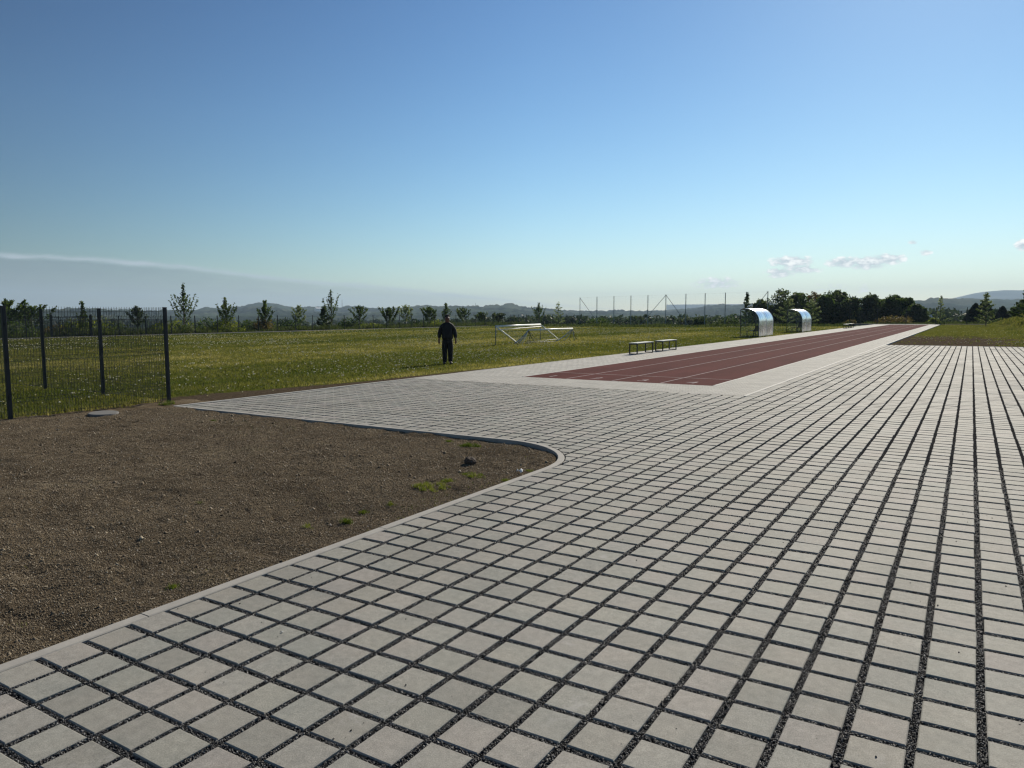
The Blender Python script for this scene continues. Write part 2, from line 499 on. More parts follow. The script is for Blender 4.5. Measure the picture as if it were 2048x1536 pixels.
M_NETG = simple('green_netting', (.05, .10, .08), .8, 0, .1, 10)
M_WOODTOP = simple('pale_bench_boards', (.42, .43, .37), .55, 0, .12, 18, .001)
M_HILL = m_hill()
M_BARK = simple('bark', (.055, .042, .032), .9, 0, .3, 30, .004)
M_PATH = simple('grey_path', (.19, .185, .175), .85, 0, .12, 3)


def leafmat(name, a, b, c, t=(1.3, 1.4, .8), tf=.42):
    return m_attrcol(name, [(0, a), (.5, b), (1, c)], .65, .25, t, tf)


L_DARK = leafmat('dark_leaves', (.024, .040, .018), (.050, .072, .032), (.10, .12, .052))
L_MID = leafmat('green_leaves', (.028, .048, .012), (.05, .08, .02), (.10, .13, .035))
L_YEL = leafmat('yellowgreen_leaves', (.06, .085, .014), (.11, .14, .022), (.20, .22, .05), (1.5, 1.5, .8), .5)
L_BROWN = leafmat('bronze_leaves', (.05, .035, .018), (.10, .07, .03), (.16, .13, .05))
L_PALE = leafmat('pale_leaves', (.06, .09, .035), (.13, .17, .07), (.30, .34, .18), (1.3, 1.3, .9), .45)
L_CON = leafmat('spruce_needles', (.006, .014, .010), (.013, .026, .018), (.03, .05, .032), (1, 1.2, .9), .2)
L_WOOD = leafmat('far_wood_leaves', (.020, .034, .018), (.044, .064, .030), (.095, .11, .05), (1.1, 1.2, .8), .3)

# ------------------------------------------------------------------ ground, valley and hills
XL, XR, YT = -63.0, 60.0, 128.5


def site_dist(x, y):
    """distance outside the levelled sports ground"""
    x = np.asarray(x, float); y = np.asarray(y, float)
    yt = np.where(x < -15, 109.0, 130.0)
    dx = np.maximum(np.maximum(-72.0 - x, x - 60.0), 0); dy = np.maximum(np.maximum(-60.0 - y, y - yt), 0)
    return np.hypot(dx, dy)


HP = [(-400, 640), (0, 625), (60, 624), (90, 622), (150, 619.5), (200, 622), (240, 624), (300, 625), (330, 623), (395, 622), (410, 617.5), (430, 617), (480, 616.5), (495, 610.5),
      (510, 607.5), (532, 606.5), (548, 609), (565, 612.5), (590, 617), (625, 616), (650, 613.5), (680, 617), (695, 613), (712, 613.5), (722, 617), (760, 617),
      (800, 616), (850, 613), (900, 614), (930, 616), (975, 614), (998, 612), (1009, 610), (1022, 611), (1042, 617), (1075, 619), (1124, 623.5), (1155, 624.6), (1200, 624), (1250, 625),
      (1300, 625), (1340, 622), (1386, 620), (1421, 614), (1439, 612), (1474, 613), (1492, 610), (1515, 611), (1600, 606), (1703, 598), (1725, 599), (1780, 602), (1820, 603),
      (1847, 604), (1860, 600), (1874, 598.5), (1914, 598.5), (1940, 597.5), (1967, 599), (1994, 598), (2012, 600), (2048, 601), (2200, 606), (2500, 612)]
hd = [dir_of(x, y) for x, y in HP]
HA = np.array([a for a, e in hd]); HE = np.array([e for a, e in hd])
MP = [(1700, 606), (1800, 604), (1870, 601), (1903, 597), (1931, 590), (1949, 586), (1967, 583), (1994, 580.8), (2012, 579.6), (2048, 580), (2120, 584), (2250, 592), (2400, 604), (2600, 615)]
md = [dir_of(x, y) for x, y in MP]
MA = np.array([a for a, e in md]); ME = np.array([e for a, e in md])


def polar(name, az_arr, r_arr, zf, mat):
    A, R = np.meshgrid(np.radians(az_arr), r_arr, indexing='ij')
    X, Y = R * np.sin(A), R * np.cos(A)
    Z = zf(X, Y, np.degrees(A), R)
    V = np.stack([X.ravel(), Y.ravel(), Z.ravel()], 1)
    na, nr = A.shape
    i = np.arange(na - 1)[:, None] * nr + np.arange(nr - 1)[None, :]
    f = np.stack([i, i + 1, i + nr + 1, i + nr], -1).reshape(-1, 4)[:, ::-1]
    me = np_mesh(name, V, [f])
    o = link(name, me, mat, smooth=True); tag(o, kind='structure')
    return o


def valley_z(X, Y, A, R):
    d = site_dist(X, Y)
    z = -0.16 - 13.0 * sstep(0, 330, d) - 0.5 * sstep(0, 12, d)
    z = z + (fbm(X / 60, Y / 60, 4, 3) - .5) * 3.0 * sstep(30, 200, d)
    return z


azs = np.concatenate([np.arange(-180, -72, 2.0), np.arange(-72, 14, .35), np.arange(14, 180.01, 2.0)])
rs = np.concatenate([np.linspace(.5, 40, 14), np.linspace(45, 160, 40), np.geomspace(165, 1700, 60)])
m_ground = Mat('ground_fields')
c_ = m_ground.coord()
k_ = m_ground.ramp(m_ground.noise(.02, 5, .6, c_), [(.35, (.030, .045, .014)), (.5, (.055, .075, .022)), (.65, (.085, .10, .035))])
m_ground.col(m_ground.mix(1, k_, m_ground.ramp(m_ground.noise(1.5, 5, .8, c_), [(.3, (.6, .6, .6)), (.7, (1.4, 1.4, 1.4))]), 'MULTIPLY')).set(Roughness=.95)
m_ground.b.inputs['Specular IOR Level'].default_value = .1
polar('ground', azs, rs, valley_z, m_ground.m)


def hills_z(X, Y, A, R):
    e = np.interp(A, HA, HE)
    rr = 3400 + 500 * np.sin(A * .23)
    top = CAMZ + np.tan(np.radians(e)) * rr
    t = sstep(1500, 1, 0) if False else np.clip((R - 1500) / (rr - 1500), 0, 1)
    prof = t ** 1.5
    back = np.clip((R - rr) / 900, 0, 1)
    z = -14 + (top + 14) * prof - 60 * back
    nz = (fbm(X / 260, Y / 260, 4, 11) - .5) * 50 * t * (1 - t) * 2.2
    tree = vnoise(X / 10, Y / 10, 21) * 9 + vnoise(X / 32, Y / 32, 22) * 13
    tm = sstep(.42, .55, fbm(X / 300, Y / 300, 3, 5))
    fade = sstep(1600, 2200, R)
    return z + nz + (tree - 7) * fade * (.35 + .65 * tm)


polar('hills', np.concatenate([np.arange(-180, -74, 2.5), np.arange(-74, 14, .11), np.arange(14, 181, 2.5)]), np.concatenate([np.linspace(1500, 2900, 40), np.linspace(2920, 4700, 90)]), hills_z, M_HILL)


def mount_z(X, Y, A, R):
    e = np.interp(A, MA, ME)
    rr = 9000
    top = CAMZ + np.tan(np.radians(e)) * rr
    t = np.clip((R - 5500) / (rr - 5500), 0, 1)
    back = np.clip((R - rr) / 1500, 0, 1)
    return -30 + (top + 30) * t ** 1.3 - 250 * back + (fbm(X / 500, Y / 500, 4, 31) - .5) * 40 * t * (1 - t)


polar('mountain', np.arange(-20, 24, .25), np.linspace(5500, 10200, 50), mount_z, M_HILL)


# lawn surface
def lawn_z(x, y):
    x = np.asarray(x, float); y = np.asarray(y, float)
    z = -0.03 + (fbm(x / 3.0, y / 3.0, 3, 41) - .5) * .07 + (fbm(x / 14., y / 14., 2, 44) - .5) * .12 * sstep(-14, -22, x)
    # grassy bank far right
    b = sstep(1.5, 8.5, x + (fbm(x / 3, y / 4, 3, 51) - .5) * 4) * sstep(66, 92, y) * (1.0 + .35 * fbm(x / 4, y / 4, 3, 52))
    return z + np.where(x > -4, 1.35 * b + .35 * b * (fbm(x / 1.6, y / 1.6, 3, 53) - .5), 0)


def back_y(x):
    return np.interp(x, [-63, -48, -34, -26, -15, -12.7], [92, 91.5, 94, 106, 107, 107])


def grid_lawn(name, x0, x1, y0, y1, nx, ny, bare_f, ymaxf=None):
    xs = np.linspace(x0, x1, nx); t = np.linspace(0, 1, ny)
    X, T = np.meshgrid(xs, t, indexing='ij')
    Y1 = y1 if ymaxf is None else ymaxf(X)
    Y = y0 + (Y1 - y0) * T ** 1.25
    Z = lawn_z(X, Y)
    V = np.stack([X.ravel(), Y.ravel(), Z.ravel()], 1)
    i = np.arange(nx - 1)[:, None] * ny + np.arange(ny - 1)[None, :]
    f = np.stack([i, i + ny, i + ny + 1, i + 1], -1).reshape(-1, 4)
    me = np_mesh(name, V, [f])
    a = me.attributes.new('bare', 'FLOAT', 'POINT'); a.data.foreach_set('value', bare_f(X, Y).ravel().astype(np.float32))
    o = link(name, me, M_LAWN, smooth=True); tag(o, kind='structure')
    return o


def bare_left(x, y):
    e = -12.72 - x        # distance from the paving edge
    wdt = np.interp(y, [8, 10, 14, 20, 30, 60], [1.4, 1.7, .8, .3, .2, .15])
    return (.75 * (1 - sstep(wdt * .55, wdt * 1.25, e))) + .12 * (1 - sstep(2, 7, e)) + .05


def bare_right(x, y):
    return .74 * (1 - sstep(56, 82, y)) * (.6 + .4 * (1 - sstep(-1, 6, x))) + .15 * (1 - sstep(44.5, 47, y))


grid_lawn('lawn', -62.3, -12.72, 8.7, 100, 260, 420, bare_left, back_y)
grid_lawn('lawn', -62.3, -13.3, -30, 8.7, 200, 160, lambda x, y: .55 * (1 - sstep(.1, .7, -13.3 - x)))
grid_lawn('lawn', -3.79, 45, 44.42, 128.4, 180, 200, bare_right)
# grey path strip along the far left fence, and strip at the far end
mb = MB(); mb.box(-63.3, -62.3, -30, 108, -.2, .015); tag(mb.build('path', M_PATH), kind='structure')
mb = MB(); mb.box(-16, 30, 128.5, 129.3, -.2, .05); tag(mb.build('path', simple('dark_edging', (.10, .10, .105), .8)), kind='structure')


# ------------------------------------------------------------------ soil bed
def soil_z(x, y):
    z = -0.030 + (fbm(x / .22, y / .22, 4, 61) - .5) * .050 + (fbm(x / .7, y / .5, 3, 64) - .5) * .036 - .008 * sstep(.58, .78, fbm(x / .25, y / .2, 3, 65)) + (fbm(x / 1.6, y / 1.6, 2, 66) - .5) * .05
    e = np.minimum(-3.95 - x, 8.38 - y)
    z = z + .012 - .03 * (1 - sstep(0, .5, e)) * sstep(-6.8, -5.2, x) * sstep(6.2, 7.2, y)
    z = np.where(-3.95 - x < .25, z * .6 - .008, z)
    return np.minimum(z, .012)


nx, ny = 520, 560
xs = -13.6 + (13.6 - 3.93) * (1 - (1 - np.linspace(0, 1, nx)) ** 1.0); ys = np.linspace(-2.5, 9.4, ny)
X, Y = np.meshgrid(xs, ys, indexing='ij')
RC = 1.35                      # kerb corner radius (inner face)
KX, KY = -3.948, 8.385         # inner faces of the kerb
Z = soil_z(X, Y)
V = np.stack([X.ravel(), Y.ravel(), Z.ravel()], 1)
i = np.arange(nx - 1)[:, None] * ny + np.arange(ny - 1)[None, :]
f = np.stack([i, i + ny, i + ny + 1, i + 1], -1).reshape(-1, 4)
cxm = V[f].mean(1)
ccx, ccy = KX - RC, KY - RC
corner = (cxm[:, 0] > ccx) & (cxm[:, 1] > ccy)
inside = np.where(corner, np.hypot(cxm[:, 0] - ccx, cxm[:, 1] - ccy) < RC + .04, (cxm[:, 0] < KX + .04) & ((cxm[:, 1] < KY + .04) | (cxm[:, 0] < -12.76)))
f = f[inside]
used = np.unique(f); remap = -np.ones(len(V), int); remap[used] = np.arange(len(used))
me = np_mesh('soil_bed', V[used], [remap[f]])
tag(link('soil', me, M_SOIL, smooth=True), kind='structure')

# ------------------------------------------------------------------ pavers
PV, PU = .235, .235 * .9842
tx, ty_, td = [], [], []
tiles = []
for v in range(-46, 44):
    xr = PV * (v - 8.5978); xl = xr - .2
    for u in range(-21, 181):
        y0 = PU * u + 2.933; y1 = y0 + .2
        if y0 > 44.35 - .2: continue
        if xr < -3.87:
            if y0 > 15.25 or y0 < 8.40: 
                if not (y0 < 8.40 and y0 > 6.6 and xr > -5.6): continue
        tiles.append((xl, xr, y0, y1))
OUT = RC + .08


def clip(poly, nx_, ny_, d):
    out = []
    for i in range(len(poly)):
        a, b = poly[i], poly[(i + 1) % len(poly)]
        da, db = a[0] * nx_ + a[1] * ny_ - d, b[0] * nx_ + b[1] * ny_ - d
        if da >= 0: out.append(a)
        if da * db < 0:
            t = da / (da - db); out.append((a[0] + (b[0] - a[0]) * t, a[1] + (b[1] - a[1]) * t))
    return out


polys = []
for (xl, xr, y0, y1) in tiles:
    P = [(xl, y0), (xr, y0), (xr, y1), (xl, y1)]
    if xl < -12.64:
        P = clip(P, 1, 0, -12.635)
    cx, cy = (xl + xr) / 2, (y0 + y1) / 2
    if xl < -3.868 and cy < 8.7:
        if cx > ccx and cy > ccy:
            r = math.hypot(cx - ccx, cy - ccy)
            if r < OUT - .2: continue
            nxx, nyy = (cx - ccx) / r, (cy - ccy) / r
            P = clip(P, nxx, nyy, nxx * ccx + nyy * ccy + OUT + .012)
        elif cx <= ccx: P = clip(P, 0, 1, KY + .092)
        else: P = clip(P, 1, 0, KX + .085)
    if len(P) < 3: continue
    ar = abs(sum(P[i][0] * P[(i + 1) % len(P)][1] - P[(i + 1) % len(P)][0] * P[i][1] for i in range(len(P)))) / 2
    if ar < .0012: continue
    polys.append(P)
Vv, Ff = [], []
RA = []
b = 0
BV, TH = .0045, .045
for P in polys:
    n = len(P)
    cx = sum(p[0] for p in P) / n; cy = sum(p[1] for p in P) / n
    jx, jy = rnd.gauss(0, .0018), rnd.gauss(0, .0018); tz = rnd.gauss(0, .0013); sx_, sy2 = rnd.gauss(0, .008), rnd.gauss(0, .008)
    ra = rnd.random()
    def zz(x, y): return tz + (x - cx) * sx_ + (y - cy) * sy2
    for lvl in range(3):
        for (x, y) in P:
            if lvl == 2:
                dx, dy = cx - x, cy - y; L = math.hypot(dx, dy) + 1e-9
                x2, y2 = x + dx / L * BV * 1.4, y + dy / L * BV * 1.4
                Vv.append((x2 + jx, y2 + jy, zz(x, y)))
            else: Vv.append((x + jx, y + jy, (-TH if lvl == 0 else zz(x, y) - BV * .7)))
            RA.append(ra)
    for lvl in range(2):
        for i in range(n):
            j = (i + 1) % n; Ff.append((b + lvl * n + i, b + lvl * n + j, b + lvl * n + n + j, b + lvl * n + n + i))
    Ff.append(tuple(b + 2 * n + i for i in range(n)))
    b += 3 * n
me = bpy.data.meshes.new('pavers'); me.from_pydata(Vv, [], Ff); me.update()
at = me.attributes.new('rnd', 'FLOAT', 'POINT'); at.data.foreach_set('value', np.array(RA, dtype=np.float32))
tag(link('pavement', me, M_PAVER), kind='structure')

# chip bed under the pavers
def bed(name, x0, x1, y0, y1):
    mb = MB(); mb.add([(x0, y0, -.014), (x1, y0, -.014), (x1, y1, -.014), (x0, y1, -.014)], [(0, 1, 2, 3)])
    return tag(mb.build(name, M_GRAVEL), kind='structure')


bed('gravel_bed', -3.87, 9.0, -2.2, 44.4)
bed('gravel_bed', -12.66, -3.87, KY + .04, 15.42)
mb = MB()
aa_ = np.linspace(0, math.pi / 2, 16)
ring = [(ccx + (RC + .04) * math.sin(t), ccy + (RC + .04) * math.cos(t)) for t in aa_]
mb.add([(-3.868, KY + .045, -.014)] + [(x, y, -.014) for x, y in ring], [(0, i + 2, i + 1)[::-1] if False else (0, i + 1, i + 2) for i in range(len(ring) - 1)])
tag(mb.build('gravel_bed', M_GRAVEL), kind='structure')

# loose basalt chips lying in the joints
def chips(name, C, S, mat, attr, flat=1.0):
    n = len(C)
    base = np.array([(1, 0, -.35), (-.5, .87, -.35), (-.5, -.87, -.35), (0, 0, .9), (.3, .2, .35)], float)[:4]
    a = rng.random(n) * 2 * np.pi
    jit = 1 + (rng.random((n, 4, 3)) - .5) * .9
    P = base[None] * jit
    ca, sa_ = np.cos(a)[:, None], np.sin(a)[:, None]
    x = P[..., 0] * ca - P[..., 1] * sa_; y = P[..., 0] * sa_ + P[..., 1] * ca; z = P[..., 2] * flat
    tl = (rng.random((n, 1)) - .5) * 1.2
    z2 = z * np.cos(tl) + x * np.sin(tl); x2 = x * np.cos(tl) - z * np.sin(tl)
    V = np.stack([x2, y, z2], -1) * S[:, None, None] + C[:, None, :]
    idx = np.arange(n)[:, None] * 4
    f = np.concatenate([idx + np.array([[0, 1, 3]]), idx + np.array([[1, 2, 3]]), idx + np.array([[2, 0, 3]]), idx + np.array([[0, 2, 1]])], 0)
    return link(name, np_mesh(name, V.reshape(-1, 3), [f], np.repeat(attr, 4)), mat)


N = 900000
r = 1.3 + (9.5 - 1.3) * rng.random(N) ** 1.15
aa = np.radians(-31.74 + (rng.random(N) - .5) * 82)
cx_, cy2 = r * np.sin(aa), r * np.cos(aa)
fx = np.mod(cx_ / PV + 8.5978, 1.0); fy = np.mod((cy2 - 2.933) / PU, 1.0)
inj = ((fx < (1 - .2 / PV)) | (fy > .2 / PU))
reg = (cx_ > -3.86) | (cy2 > KY + .1) | ((cx_ > ccx) & (cy2 > ccy) & (np.hypot(cx_ - ccx, cy2 - ccy) > OUT + .02))
keep = inj & reg & (cy2 < 15.3)
cx_, cy2, r = cx_[keep], cy2[keep], r[keep]
S = (.0026 + .0032 * rng.random(len(r))) * (1 + r * .05)
C = np.stack([cx_, cy2, -.0105 + .0055 * rng.random(len(r))], 1)
o = chips('joint_chips', C, S, M_CHIP, rng.random(len(r)) ** 1.3); tag(o, 'black basalt chips filling the open joints between the pavers', 'gravel', kind='stuff')
# stray chips spilled on the paver tops
N = 900
r = 1.4 + 9 * rng.random(N); aa = np.radians(-31.74 + (rng.random(N) - .5) * 76)
cl = fbm(r * np.sin(aa) * 1.3, r * np.cos(aa) * 1.3, 2, 77)
C = np.stack([r * np.sin(aa), r * np.cos(aa), np.full(N, .003)], 1)
k = ((C[:, 0] > -3.94) | (C[:, 1] > KY + .1)) & (cl > .5)
o = chips('loose_chips', C[k], (.0022 + .0045 * rng.random(k.sum()) ** 3), M_CHIP, rng.random(k.sum()) * .5); tag(o, 'stray black chips scattered on top of the pavers', 'gravel', kind='stuff')

# soil crumbs
N = 620000
r = 3.6 * (15.0 / 3.6) ** rng.random(N); aa = np.radians(-82 + 58 * rng.random(N))
X_, Y_ = r * np.sin(aa), r * np.cos(aa)
cor = (X_ > ccx) & (Y_ > ccy)
k = (X_ < KX - .01) & (Y_ < KY - .01) & (X_ > -13.5) & ~(cor & (np.hypot(X_ - ccx, Y_ - ccy) > RC - .01))
X_, Y_, r = X_[k], Y_[k], r[k]
C = np.stack([X_, Y_, soil_z(X_, Y_) + .002], 1)
S = (.0014 + .0034 * rng.random(len(r)) ** 2 + .010 * (rng.random(len(r)) > .9988)) * (1 + r * .10)
o = chips('soil_crumbs', C, S, M_CRUMB, rng.random(len(r))); tag(o, 'loose brown crumbs and grit covering the bare soil', 'soil', kind='stuff')


# dry straw and root fibres lying on the soil
N = 26000
r = 3.6 * (14.5 / 3.6) ** rng.random(N); aa = np.radians(-82 + 58 * rng.random(N))
X_, Y_ = r * np.sin(aa), r * np.cos(aa)
cor = (X_ > ccx) & (Y_ > ccy)
k = (X_ < KX - .03) & (Y_ < KY - .03) & (X_ > -13.4) & ~(cor & (np.hypot(X_ - ccx, Y_ - ccy) > RC - .03)) & (fbm(X_ * .9, Y_ * .9, 3, 301) + .25 * (rng.random(N) - .5) > .46)
X_, Y_, r = X_[k], Y_[k], r[k]; n = len(r)
a = rng.random(n) * 2 * np.pi; L = .010 + .03 * rng.random(n) ** 2; wd = .0012 + .00025 * r
dx, dy = np.cos(a), np.sin(a); z = soil_z(X_, Y_) + .004 + .004 * rng.random(n); tz_ = (rng.random(n) - .3) * .012
V = np.stack([np.stack([X_ - dy * wd, Y_ + dx * wd, z], 1), np.stack([X_ + dy * wd, Y_ - dx * wd, z], 1),
              np.stack([X_ + dx * L + dy * wd, Y_ + dy * L - dx * wd, z + tz_], 1), np.stack([X_ + dx * L - dy * wd, Y_ + dy * L + dx * wd, z + tz_], 1)], 1).reshape(-1, 3)
i = np.arange(n)[:, None] * 4
M_STRAW = m_attrcol('dry_straw', [(0, (.12, .09, .06)), (.6, (.24, .19, .13)), (1, (.42, .36, .26))], .9, .1)
tag(link('straw_litter', np_mesh('straw_litter', V, [i + np.array([[0, 1, 2, 3]])], np.repeat(rng.random(n), 4)), M_STRAW), 'dry straw and root fibres scattered over the bare soil', 'straw', kind='stuff')


# ------------------------------------------------------------------ kerbs
def sweep(path, w0, w1, z0, z1, bev=.006):
    """kerb along a 2D path; w0,w1 offsets to the right-hand normal"""
    n = len(path); vs = []; fs = []
    prof = [(w0, z0), (w0, z1 - bev), (w0 + bev, z1), (w1 - bev, z1), (w1, z1 - bev), (w1, z0)]
    for i in range(n):
        a = Vector(path[max(i - 1, 0)]); b_ = Vector(path[min(i + 1, n - 1)]); t = (b_ - a).normalized(); nrm = Vector((t.y, -t.x))
        for (o_, z) in prof: vs.append((path[i][0] + nrm.x * o_, path[i][1] + nrm.y * o_, z))
    k = len(prof)
    for i in range(n - 1):
        for j in range(k - 1): fs.append((i * k + j, (i + 1) * k + j, (i + 1) * k + j + 1, i * k + j + 1)[::-1])
    fs.append(tuple(range(k))); fs.append(tuple(range((n - 1) * k, n * k))[::-1])
    return vs, fs


def kerb(pathpts, w0, w1, z0, z1, mat, seg=1.0):
    # split in real kerbstones with 3 mm joints
    P = [Vector(p) for p in pathpts]; L = [0]
    for i in range(1, len(P)): L.append(L[-1] + (P[i] - P[i - 1]).length)
    def at_(s):
        for i in range(1, len(P)):
            if s <= L[i] + 1e-9:
                t = (s - L[i - 1]) / (L[i] - L[i - 1]); return P[i - 1].lerp(P[i], t)
        return P[-1]
    mb = MB(); s = 0
    while s < L[-1] - .02:
        e = min(s + seg, L[-1]); pts_ = [at_(s + .002)] + [P[i] for i in range(len(P)) if s + .03 < L[i] < e - .03] + [at_(e - .002)]
        dz = rnd.gauss(0, .0012)
        vs, fs = sweep([tuple(p) for p in pts_], w0, w1, z0, z1 + dz); mb.add(vs, fs); s = e
    return tag(mb.build('kerb', mat), kind='structure')


arc = [(ccx + RC * math.sin(t), ccy + RC * math.cos(t)) for t in np.linspace(math.pi / 2, 0, 15)]
path_ = [(KX, y) for y in np.linspace(-2.65, ccy, 12)] + arc[1:] + [(x, KY) for x in np.linspace(ccx - .35, -12.72, 12)]
kerb(path_, 0.0, .080, -.16, .006, M_KERB)
kerb([(-12.69, 8.47), (-12.69, 128)], -.028, .028, -.14, .008, M_KERBL)
kerb([(-3.908, 15.42), (-3.908, 128)], -.037, .037, -.12, .006, M_KERBL)
kerb([(-5.10, 17.30), (-5.10, 128)], -.035, .035, -.12, .008, M_KERBL)
kerb([(-10.36, 17.30), (-10.36, 128)], -.035, .035, -.12, .008, M_KERBL)
kerb([(-3.79, 44.38), (9, 44.38)], -.035, .035, -.12, .006, M_KERBL)


def flat(name, x0, x1, y0, y1, z, mat, ny_=1):
    mb = MB(); ys_ = np.linspace(y0, y1, ny_ + 1)
    mb.add([(x, y, z) for y in ys_ for x in (x0, x1)], [(2 * i, 2 * i + 1, 2 * i + 3, 2 * i + 2) for i in range(ny_)])
    return tag(mb.build(name, mat), kind='structure')


flat('block_paving', -12.66, -3.945, 15.42, 17.30, 0.0, M_BLOCKS)
flat('block_paving', -5.065, -3.945, 17.30, 128, 0.0, M_BLOCKS)
flat('block_paving', -12.66, -10.395, 17.30, 128, 0.0, M_BLOCKS2)
flat('running_track', -10.325, -5.135, 17.30, 124.5, 0.001, M_TRACK)
flat('block_paving', -10.325, -5.135, 124.5, 128, 0.001, M_BLOCKS)
for xk in (-9.03, -7.73, -6.43):
    flat('lane_line', xk - .022, xk + .022, 17.34, 124.4, .0055, M_LINE, 20)
flat('start_line', -10.30, -5.16, 19.02, 19.07, .009, M_LINE, 1)
for k, (ch, xk) in enumerate((('1', -9.72), ('2', -8.38), ('3', -7.08), ('4', -5.80))):
    cu = bpy.data.curves.new('num', 'FONT'); cu.body = ch; cu.size = .62; cu.align_x = 'CENTER'; cu.align_y = 'CENTER'
    tmp = bpy.data.objects.new('num', cu); COL.objects.link(tmp)
    dg = bpy.context.evaluated_depsgraph_get(); me = bpy.data.meshes.new_from_object(tmp.evaluated_get(dg))
    bpy.data.objects.remove(tmp)
    o = link('lane_number', me, M_LINE); o.location = (xk, 17.85, .0055); tag(o, kind='structure')

# ------------------------------------------------------------------ grass blades, dandelions
def blades(name, C, H, W, mat, attr, lean=.5):
    n = len(C)
    a = rng.random(n) * 2 * np.pi; dx, dy = np.cos(a), np.sin(a)
    la = rng.random(n) * 2 * np.pi; ll = H * lean * rng.random(n)
    b0 = C + np.stack([-dx * W / 2, -dy * W / 2, np.zeros(n)], 1)
    b1 = C + np.stack([dx * W / 2, dy * W / 2, np.zeros(n)], 1)
    mid = C + np.stack([np.cos(la) * ll * .35, np.sin(la) * ll * .35, H * .6], 1)
    m0 = mid - np.stack([dx * W * .35, dy * W * .35, np.zeros(n)], 1); m1 = mid + np.stack([dx * W * .35, dy * W * .35, np.zeros(n)], 1)
    tp = C + np.stack([np.cos(la) * ll, np.sin(la) * ll, H], 1)
    V = np.stack([b0, b1, m1, m0, tp], 1).reshape(-1, 3)
    i = np.arange(n)[:, None] * 5
    return link(name, np_mesh(name, V, [i + np.array([[0, 1, 2, 3]]), i + np.array([[3, 2, 4]])], np.repeat(attr, 5)), mat)


def wedge(N, r0, r1, a0, a1, p=1.0):
    t = rng.random(N); r_ = r0 * (r1 / r0) ** (t ** p); a = np.radians(a0 + (a1 - a0) * rng.random(N))
    return r_ * np.sin(a), r_ * np.cos(a), r_


N = 620000
X_, Y_, r = wedge(N, 11.5, 112, -74, -7)
bl = np.where((Y_ > 8.7), bare_left(X_, Y_), np.where(X_ < -13.3, .55 * (1 - sstep(.1, .7, -13.3 - X_)), 9)) + fbm(X_ * 2.2, Y_ * 2.2, 3, 71) * .9 - .85
k = (X_ < -12.8) & (X_ > -62) & (Y_ < back_y(X_)) & (bl < rng.random(N) * .12) & (rng.random(N) < 1 - .55 * sstep(60, 110, r)) & ((Y_ > 8.7) | (X_ < -13.45))
X_, Y_, r = X_[k], Y_[k], r[k]
C = np.stack([X_, Y_, lawn_z(X_, Y_) - .004], 1)
tall = fbm(X_ / 1.1, Y_ / 1.1, 3, 81)
nearf = (1 - sstep(.2, 1.6, np.abs(X_ + 13.5)) * 1) * (Y_ < 9.5)
H = (.016 + .034 * rng.random(len(r))) * (.5 + tall) * (1 + 1.2 * nearf) * (1 + .012 * r)
strip = fbm(X_ * .30 * 1.0, Y_ * .05 * 1.0, 3, 91)
at_ = np.clip(.46 + (tall - .5) * .6 + (strip - .5) * 1.3 + (rng.random(len(r)) - .5) * .5, 0, 1)
o = blades('grass', C, H, .0035 + .0008 * r, M_BLADE, at_, .8); tag(o, 'short green grass of the playing field', 'grass', kind='stuff')
# right lawn
X_, Y_, r = wedge(110000, 45, 128, -8, 6)
k = (X_ > -3.7) & (Y_ > 44.5) & (Y_ < 128)
bl = bare_right(X_, Y_) + fbm(X_ * 2.2, Y_ * 2.2, 3, 72) * .9 - .85
k &= bl < .1
X_, Y_, r = X_[k], Y_[k], r[k]
C = np.stack([X_, Y_, lawn_z(X_, Y_) - .004], 1)
bank = sstep(.2, .7, C[:, 2])
H = (.03 + .05 * rng.random(len(r))) * (1 + 5 * bank)
o = blades('grass', C, H, .02 + .0004 * r, M_BLADE, np.clip(rng.random(len(r)) * .7 + .1, 0, 1), .7); tag(o, 'grass and weeds of the far right lawn and its bank', 'grass', kind='stuff')
# dirt bed sprouts (fine)
X_, Y_, r = wedge(16000, 3.5, 14, -73, -30)
g_m = (fbm(X_ * .55 + 3, Y_ * .55, 3, 99) > .64) | ((fbm(X_ * 4, Y_ * 4, 2, 98) > .78) & (X_ > -5.5))
cor = (X_ > ccx) & (Y_ > ccy)
k = g_m & (X_ < KX - .02) & (Y_ < KY - .02) & (X_ > -13.4) & ~(cor & (np.hypot(X_ - ccx, Y_ - ccy) > RC - .02))
C = np.stack([X_[k], Y_[k], soil_z(X_[k], Y_[k])], 1)
o = blades('sprouts', C, .008 + .015 * rng.random(k.sum()), np.full(k.sum(), .004), M_WEEDG, rng.random(k.sum()), 1.0); tag(o, 'tiny sprouts coming up through the bare soil', 'sprouts', kind='stuff')


def heads(name, C, S, lab):
    n = len(C)
    base = np.array([(1, 0, 0), (.31, .95, 0), (-.81, .59, 0), (-.81, -.59, 0), (.31, -.95, 0), (0, 0, .75), (0, 0, -.75)], float)
    V = base[None] * S[:, None, None] + C[:, None, :]
    i = np.arange(n)[:, None] * 7
    f = []
    for k_ in range(5):
        j = (k_ + 1) % 5; f += [i + np.array([[k_, j, 5]]), i + np.array([[j, k_, 6]])]
    # stems
    me = np_mesh(name, V.reshape(-1, 3), [np.concatenate(f, 0)], np.repeat(rng.random(n), 7))
    return tag(link(name, me, M_DAND), lab, 'flowers', kind='stuff')


